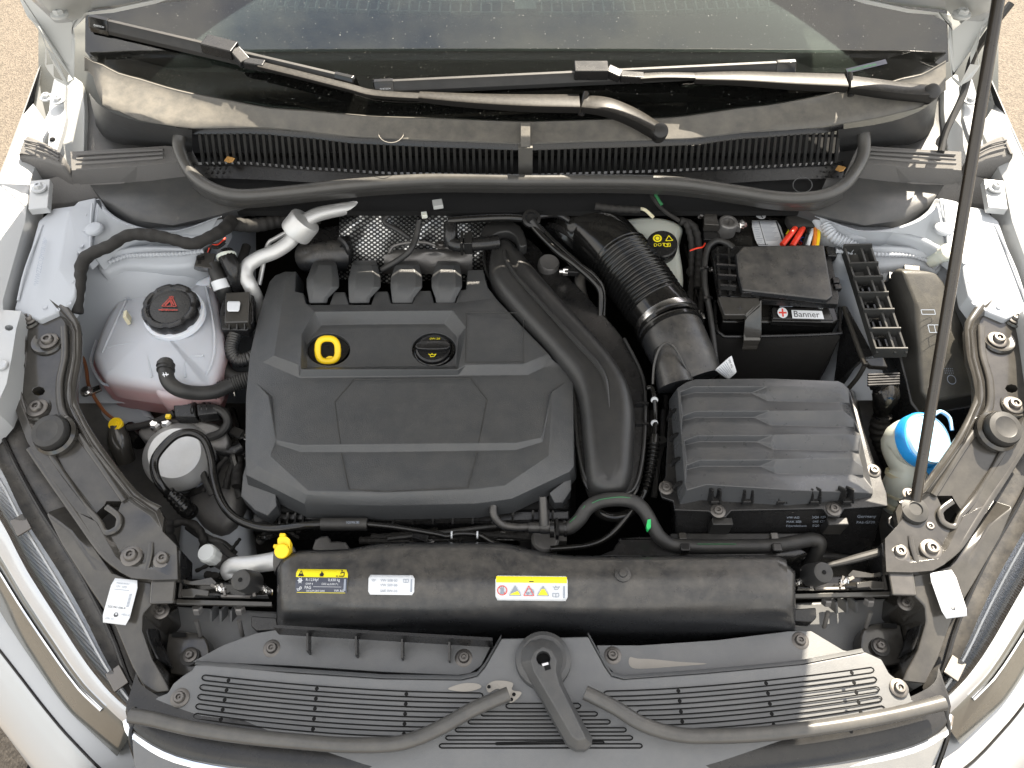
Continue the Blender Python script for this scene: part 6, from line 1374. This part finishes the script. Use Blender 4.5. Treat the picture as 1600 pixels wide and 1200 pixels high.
# ======================= HEADLIGHTS, BUMPER =======================
def zh(p): return interp([(560, .87), (700, .83), (800, .80), (900, .77), (1000, .74), (1100, .72), (1200, .70)], p[1])
def headlight(f, label, s_):
    t = thing('headlight', label, 'headlight', P(*f((60, 900)), .62), 'headlights')
    def z3(l, d=0): return Lz([f((x, y, zh((x, y))+d)) for x, y in l])
    i1 = [(12, 610), (45, 690), (90, 760), (150, 850), (185, 900), (200, 925), (205, 990), (215, 1035), (235, 1088), (228, 1100)]
    i2 = [(-5, 660), (20, 716), (60, 790), (110, 868), (150, 940), (178, 1000), (200, 1060), (222, 1098)]
    i3 = [(-20, 700), (5, 740), (40, 812), (90, 890), (130, 960), (165, 1030), (196, 1080), (216, 1110)]
    o1 = [(-50, 740), (-15, 790), (8, 826), (40, 888), (85, 960), (130, 1030), (170, 1080), (205, 1112)]
    o2 = [(-80, 800), (-40, 850), (-8, 880), (30, 940), (70, 1000), (120, 1070), (160, 1110), (203, 1150)]
    rs = lambda l, n=24: [crom(l, 8)[int(k*(len(crom(l, 8))-1)/(n-1))] for k in range(n)]
    I1 = rs(z3(i1, -.02)); I2 = rs(z3(i2, -.01)); I3 = rs(z3(i3, .0)); O1 = rs(z3(o1, -.012)); O2 = rs(z3(o2, -.04))
    O3 = rs(z3([(x-20, y+32) for x, y in o2], -.09))
    ob('housing', grid([I1, [a.lerp(b, .5)+Vector((0, 0, .002)) for a, b in zip(I1, I2)], I2, [a.lerp(b, .5)-Vector((0, 0, .004)) for a, b in zip(I2, I3)], I3], 1), 'dusty', t, ang=70)
    ob('housing_rim', tube(rs(z3(i2, -.006)), .0035, 8, 1), 'satin', t)
    # box standing under the bracket
    ob('housing_body', loft([[off(p, 0, 0, -.28) for p in I1], I1], False, False, False), 'bracket', t)
    ob('reflector', grid([[p-Vector((0, 0, .018)) for p in I3], [a.lerp(b, .5)-Vector((0, 0, .040)) for a, b in zip(I3, O1)], [p-Vector((0, 0, .035)) for p in O1], [p-Vector((0, 0, .03)) for p in O2]], 2), 'reflector', t, ang=70)
    n_ = 24
    ob('bezel', tube([a.lerp(b, .30)-Vector((0, 0, .012)) for a, b in zip(I3, O1)], .0022, 6, 1), 'alu', t)
    ob('chrome_strip', grid([O1, [a.lerp(b, .35)+Vector((0, 0, .004)) for a, b in zip(O1, O2)], [a.lerp(b, .7)+Vector((0, 0, .0)) for a, b in zip(O1, O2)]], 2), 'clearl', t, ang=70)
    ob('lens', grid([I3, [a.lerp(b, .5)+Vector((0, 0, .006)) for a, b in zip(I3, O1)], O1], 2), 'lens', t, ang=70)
    ob('lower_lens', grid([[a.lerp(b, .7)+Vector((0, 0, .0)) for a, b in zip(O1, O2)], O2, O3], 2), 'amber', t, ang=70)
    ob('lower_strip', tube([p+Vector((0, 0, .002)) for p in O2[4:-3]], .003, 8, 1), 'chrome', t)
    if 1:
        for (x, y) in ((183, 1060), (33, 820)):
            q = P(*f((x, y)), zh((x, y))+.0); ob('alignment_window', box(q, (.02, .03, .004), 40*s_*-1), 'dsteel', t, bev=.001)
    # sticker on housing
    return t, z3
M['reflector'] = mat('ribbed_reflector', (.62, .64, .68), .35, metal=.35, var=.05)
M['amber'] = mat('tinted_lower_lens', (.10, .10, .09), .1, coat=.6, dust=.05)
def stripes():
    n = M['reflector'].node_tree; b = n.nodes['Principled BSDF']; g = n.nodes.new('ShaderNodeNewGeometry'); w = n.nodes.new('ShaderNodeTexWave'); w.inputs['Scale'].default_value = 95; w.bands_direction = 'DIAGONAL'
    bp = n.nodes.new('ShaderNodeBump'); bp.inputs['Strength'].default_value = .7; bp.inputs['Distance'].default_value = .002
    n.links.new(g.outputs['Position'], w.inputs['Vector']); n.links.new(w.outputs['Fac'], bp.inputs['Height']); n.links.new(bp.outputs[0], b.inputs['Normal'])
stripes()
hl, _z = headlight(lambda p: p, 'left headlight with ribbed clear lens in the shade, edge of the frame', -1)
hr, _z = headlight(mir, 'right headlight with ribbed clear lens lit by the sun', 1)
# inner side housings between headlight and slam panel, carrying the white label
def side_duct(f, label, s_):
    t = thing('headlight_housing', label, 'housing', P(*f((190, 980)), .6), 'black headlight back housings')
    A = [(100, 790, .785), (150, 860, .785), (178, 895, .786), (205, 905, .786), (236, 908, .784), (240, 940, .78), (222, 960, .775), (222, 985, .765), (238, 1030, .75), (258, 1062, .74), (266, 1080, .735), (230, 1085, .735), (205, 1040, .745), (180, 980, .76), (140, 920, .775), (95, 850, .785), (70, 800, .80)]
    ob('shell', relief([f(p) for p in A], [(False, [f((110, 830, .792)), f((150, 890, .785)), f((200, 1000, .757)), f((240, 1075, .738))])], skirt=.15), 'bracket', t, bev=.003)
    B = [(222, 960, .77), (240, 958, .76), (248, 985, .75), (236, 1010, .75), (240, 1035, .745), (228, 1010, .755)]
    return t
sd1 = side_duct(lambda p: p, 'black housing below the left bracket tip bearing a white barcode label', -1)
sd2 = side_duct(mir, 'black housing below the right bracket tip with a glaring white label', 1)
for pr, q4 in ((sd1, [(179, 903), (220, 907), (202, 977), (160, 972)]), (sd2, [(1448, 896), (1487, 890), (1511, 962), (1473, 967)])):
    zz = [.7925, .7925, .772, .772]
    c = [P(x, y, z) for (x, y), z in zip(q4, zz)]
    fq = quadmap(c, .004)
    decal(fq, .62, [('text', 'pgrey', 'MADE IN EU', .12, .88, .04), ('text', 'pgrey', '12V  LED', .12, .80, .05), ('rect', 'pgrey', .1, .75, .45, .76), ('text', 'pblack', '2GS 941 036 A', .06, .34, .05), ('ring', 'pblack', .3, .2, .05, .012), ('line', 'pblack', .012, [(.26, .22), (.285, .165), (.3, .2), (.315, .165), (.34, .22)]), ('text', 'pgrey', 'HELLA', .42, .2, .05), ('text', 'pgrey', 'KPR 221', .08, .08, .045)]+[('rect', 'pgrey', .48, .4+.03*k, .54, .415+.03*k) for k in range(10)], pr, 'plabel', rad=.05, bname='label')
# bumper
def bumper(f, label, s_):
    l = [(-160, 860), (-100, 900), (-40, 950), (0, 990), (40, 1040), (85, 1098), (130, 1150), (200, 1215), (330, 1290)]
    A = Lz([f((x-14, y+10, zh((x, y))-.10)) for x, y in l]); A = crom(A, 4)
    rows = [A]
    for d, e in ((.010, -.008), (.05, -.05), (.085, -.14), (.09, -.3), (.06, -.42)):
        rows.append([off(p, s_*d*.75, -d*.75, e) for p in A])
    t = thing('front_bumper', label, 'bumper', (s_*.6, .1, .2), 'corners of the front bumper')
    ob('skin', grid(rows, 3), 'white', t, ang=70)
    ob('seam_strip', tube([off(p, 0, .0, .0) for p in A], .002, 8, 1), 'gloss', t)
    B = [off(p, -s_*.05, .05, .012) for p in A]
    ob('inner_lip', grid([[p+Vector((0, 0, 0)) for p in A], B, [off(p, 0, 0, -.1) for p in B]], 1), 'white', t)
bumper(lambda p: p, 'white bumper corner below the left headlight, road showing beyond', -1)
bumper(mir, 'white bumper corner below the right headlight, in bright sun', 1)

# ======================= LOWER FRONT WELLS =======================
def well(f, label, s_):
    t = thing('front_bulkhead_panel', label, 'panel', P(*f((300, 1010)), .62), 'dark panels behind the slam panel ends')
    ob('panel', relief([f(p) for p in ((238, 945, .68), (440, 955, .68), (450, 1000, .67), (440, 1030, .66), (300, 1090, .65), (250, 1080, .65), (230, 1010, .66))], skirt=.1), 'grey', t, bev=.004)
    ob('raised_pad', pill([f(p) for p in ((262, 990, .70), (305, 988, .70), (322, 998, .698), (327, 1020, .695), (322, 1050, .69), (266, 1052, .69))], None, .03, .003, 3, 2), 'bracket', t)
    q = f((297, 1026, 0)); inst('washer', 'wsh', lambda: lathe([(.013, 0), (.013, .002), (.006, .003)], n=24), 'rubber', P(q[0], q[1], .699), parent=t)
    screw(q[0], q[1]-2, .703, t, 'dsteel', .8, hexa=True)
    ob('rib', [bar(P(*f((x, 948)), .705), P(*f((x, 966)), .69), .003, .02) for x in (335, 350, 366)], 'grey', t)
    ob('wall_fin', grid([[P(*f((226, 950)), .76), P(*f((228, 990)), .75), P(*f((244, 1030)), .74)], [P(*f((246, 972)), .71), P(*f((250, 1000)), .71), P(*f((268, 1045)), .70)]], 4), 'satin', t, thick=.002)
    ob('slot', [slab([f(p) for p in ((268, 988, .706), (290, 988, .706), (290, 995, .706), (268, 995, .706))], None, .002)], 'deep', t)
    ob('support', slab([f(p) for p in ((392, 962, .735), (432, 965, .735), (434, 984, .73), (400, 986, .728), (392, 978, .73))], None, .02), 'satin', t, bev=.002)
well(lambda p: p, 'dark grey panel with a hex bolt, left of the slotted front panel', -1)
well(mir, 'dark grey panel with a hex bolt, right of the slotted front panel', 1)

# ======================= SLAM PANEL =======================
sp = thing('slam_panel', 'wide grey plastic front panel with long narrow slots and screws', 'front panel', P(840, 1080, .66))
def zs(x, y):  # step height of the panel
    return .765-.00012*abs(x-840)*.3-.0001*max(0, y-1080)
def Z(l, d=0): return [(x, y, zs(x, y)+d) for x, y in l]
# back ledge, lower (left, centre raised, right)
backL = [(300, 1034), (348, 1008), (400, 989), (430, 984), (520, 991), (700, 1006), (770, 1004), (752, 1040), (735, 1052), (715, 1055), (600, 1050), (450, 1040), (330, 1035)]
backR = [(932, 1008), (1000, 1008), (1120, 1000), (1232, 986), (1268, 986), (1318, 1016), (1345, 1020), (1200, 1038), (980, 1060), (960, 1052), (942, 1035)]
ob('back_ledge', relief(Z(backL, -.022), skirt=.04), 'grey', sp, bev=.001)
ob('back_ledge', relief(Z(backR, -.022), skirt=.04), 'grey', sp, bev=.001)
main = [(330, 1036), (450, 1050), (600, 1060), (720, 1062), (745, 1056), (757, 1042), (783, 997), (848, 996), (920, 994), (945, 1040), (956, 1056), (975, 1061), (1100, 1052), (1250, 1038), (1352, 1018), (1378, 1030), (1390, 1052), (1404, 1062), (1420, 1078), (1425, 1092), (1445, 1092), (1478, 1108), (1488, 1130), (1460, 1190), (1440, 1260), (840, 1300), (220, 1260), (208, 1190), (204, 1130), (222, 1098), (262, 1082), (270, 1068), (290, 1052), (300, 1046), (305, 1038)]
slots = []
lines = []
ob('main_plate', relief(Z(main), [(False, Z([(210, 1150), (420, 1190), (840, 1200), (1250, 1185), (1480, 1140)], .0))], skirt=.03), 'grey', sp, bev=.0025)
# slanted edge strip between ledge and plate
for l in ([(304, 1038), (450, 1050), (600, 1060), (720, 1062), (745, 1056), (757, 1042), (783, 997)], [(920, 994), (945, 1040), (956, 1056), (975, 1061), (1100, 1052), (1250, 1038), (1350, 1019)]):
    ob('edge_lip', grid([Lz(Z(l, .001)), [off(p, 0, .006, -.003) for p in Lz(Z(l, 0))], [off(p, 0, .010, -.024) for p in Lz(Z(l, 0))]], 1), 'grey', sp, ang=60)
# fins on the left back ledge
ob('back_wall', bar(P(432, 984, .76), P(770, 1004, .764), .004, .03), 'satin', sp)
for x, y in ((480, 991), (556, 997), (628, 1002), (702, 1006)): ob('fin', slab([(x-1.5, y-5, .762), (x+1.5, y-5, .762), (x+1.5, y+26, .75), (x-1.5, y+26, .75)], None, .02), 'satin', sp)
def pathslot(pts, w=8.5):
    """narrow racetrack slot outline raised as a dark recessed frame"""
    up = [(x, y-w/2) for x, y in pts]; dn = [(x, y+w/2) for x, y in pts]
    e0, e1 = pts[0], pts[-1]; loop = up+[(e1[0]+w*.4, e1[1]-w*.3), (e1[0]+w*.55, e1[1]), (e1[0]+w*.4, e1[1]+w*.3)]+dn[::-1]+[(e0[0]-w*.4, e0[1]+w*.3), (e0[0]-w*.55, e0[1]), (e0[0]-w*.4, e0[1]-w*.3)]
    loop.append(loop[0])
    return tube(Lz(Z(loop, .0003)), .00085, 4, 1)
def curve_y(x, base): return base+ .0
for k in range(6):
    # left slots
    x0 = 320-3.2*k; y0 = 1059+15*k
    if k < 5:
        xe = [750, 733, 716, 690, 660][k]
        pts = [(lerp(x0, xe, q), y0+28*(1-(1-q)**1.8)) for q in [i/10 for i in range(11)]]
        ob('slot', pathslot(pts), 'deep', sp, smooth=False)
        for hx in (357-3*k, 495-1.5*k, 635-k):
            q = (hx-x0)/(xe-x0); ob('hole', lathe([(.0026, 0), (.002, .0008)], P(hx, y0+28*(1-(1-q)**1.8), .7662), n=10), 'deep', sp)
    if k < 6:
        x1 = 1368+4.2*k-7; y1 = 1047+15*k; xs_ = [948, 968, 1000, 1015, 1050, 1100][k]
        pts = [(lerp(xs_, x1, q), y1+37*(1-q**1.6)) for q in [i/10 for i in range(11)]]
        if k < 5:
            ob('slot', pathslot(pts), 'deep', sp, smooth=False)
            for hx in (1060+2*k, 1197+3*k, 1331+3.5*k):
                q = (hx-xs_)/(x1-xs_); ob('hole', lathe([(.0026, 0), (.002, .0008)], P(hx, y1+37*(1-q**1.6), .7662), n=10), 'deep', sp)
for k, (a, b) in enumerate(((795, 903), (755, 930), (735, 950), (715, 975), (700, 985), (690, 1000))):
    ob('slot', pathslot([(lerp(a, b, i/6), 1103+12.5*k-(i-3)**2*.0) for i in range(7)], 8 if k == 0 else 6.5), 'deep', sp, smooth=False)
ob('slot', pathslot([(776, 1162), (840, 1161), (942, 1160)], 3), 'deep', sp, smooth=False)
for i, (x, y, d) in enumerate(((425, 1013, -.022), (725, 1028, -.022), (957, 1024, -.022), (1250, 1001, -.022), (281, 1090, .001), (1405, 1075, .001))): screw(x, y, zs(x, y)+d, sp, 'dsteel', .85)
# dried water stains
for i, l in enumerate(([(990, 1041), (1000, 1036), (1040, 1042), (1100, 1046), (1110, 1050), (1000, 1060-14)],)):
    pass
def stain(pts, d, nm='water_stain'):
    w = crom(Lz(pts), 4, True); return ob(nm, [loft([w, w], True, False)], 'scuff', sp, smooth=False)
stain([(x, y, zs(x, y)-.0216) for x, y in ((984, 1027), (996, 1029), (1020, 1030), (1060, 1034), (1105, 1037), (1060, 1041), (1000, 1045), (984, 1040))], 0)
stain([(x, y, zs(x, y)+.0005) for x, y in ((760, 1072), (772, 1064), (790, 1064), (802, 1068), (800, 1078), (815, 1082), (806, 1094), (796, 1098), (790, 1085), (778, 1076), (764, 1082))], 0)
stain([(x, y, zs(x, y)+.0005) for x, y in ((700, 1076), (722, 1068), (745, 1068), (752, 1074), (735, 1080), (715, 1080))], 0)
o = ob('chip_mark', [lathe([(.0025, 0), (.002, .0006)], P(x, y, .7662), n=7) for x, y in ((764, 1073), (803, 1085), (799, 1093))], 'deep', sp)
# lever
lv = thing('release_lever_cover', 'grey teardrop lever cover with a round key hole in the middle of the front', 'lever cover', P(860, 1090, .765))
lp = [(813, 1035), (816, 1014), (828, 1001), (846, 997), (864, 1001), (878, 1016), (880, 1034), (876, 1048), (880, 1068), (896, 1100), (912, 1130), (926, 1152), (925, 1164), (916, 1172), (900, 1172), (886, 1163), (868, 1132), (846, 1092), (826, 1060)]
ob('body', relief([(x, y, .776) for x, y in lp], [(True, [(x, y, .790) for x, y in ((830, 1032), (834, 1018), (848, 1010), (862, 1016), (870, 1032), (868, 1048), (874, 1070), (900, 1122), (912, 1146), (914, 1153), (902, 1156), (894, 1150), (872, 1112), (846, 1068), (834, 1048))])], [circ(849, 1028, 11, 11, .790, 16)], skirt=.012, hole_h=.012), 'grey2', lv, bev=.003, seg=3)
ob('base_disc', lathe([(.037, -.01), (.036, .004), (.030, .008), (.02, .008)], P(849, 1031, .768), n=40), 'grey2', lv)
ob('key_hole', [lathe([(.0108, 0), (.001, .0003)], P(849, 1028, .7795), n=18), slab([(848, 1034, .7906), (858, 1034, .7906), (861, 1045, .7906), (852, 1048, .7906)], None, .0004)], 'deep', lv)
ob('pin', box(P(852, 1038, .7915), (.008, .003, .002), 15), 'steel', lv)
# rubber seals at the front
for pts, lab in (([(204, 1118, .775), (240, 1124, .775), (300, 1138, .775), (380, 1150, .775), (460, 1158, .775), (540, 1164, .775), (610, 1163, .775), (650, 1154, .777), (690, 1136, .779), (740, 1108, .781), (795, 1084, .783)], 'left black rubber tube lying across the front panel slots'),
                 ([(914, 1082, .783), (960, 1105, .781), (1005, 1132, .779), (1060, 1148, .777), (1120, 1150, .776), (1200, 1146, .775), (1300, 1134, .775), (1400, 1116, .775), (1474, 1098, .775)], 'right black rubber tube lying across the front panel, partly in sun')):
    o = ob('rubber_seal', tube(Lz(pts), .0092, 16, 8), 'seal'); tag(o, lab, 'rubber seal', 'rubber tubes on the front panel')
# grille and chrome strip at the very front
t = thing('front_grille', 'dark curved grille top edge with a chrome strip along the bottom of the frame', 'grille', (0, .12, .5))
gp_ = [(196, 1112), (212, 1140), (300, 1180), (500, 1206), (840, 1222), (1180, 1204), (1380, 1172), (1470, 1138), (1486, 1104)]
A = crom(Lz([(x, y, .742) for x, y in gp_]), 5)
ob('top_edge', grid([[off(p, 0, .05, .0) for p in A], [off(p, 0, .01, .002) for p in A], A, [off(p, 0, -.012, -.02) for p in A], [off(p, 0, -.02, -.2) for p in A]], 1), 'satin', t, ang=60)
ob('chrome_strip', tube([off(p, 0, -.008, -.012) for p in A], .006, 10, 1), 'chrome', t)
for s_, (x, y) in ((-1, (205, 1130)), (1, (1481, 1118))):
    ob('lens_seam', tube(Lz([(x+s_*-4, y-25, .745), (x-2*s_, y, .742), (x, y+30, .73), (x-s_*20, y+90, .70)]), .003, 8, 5), 'gloss', t)
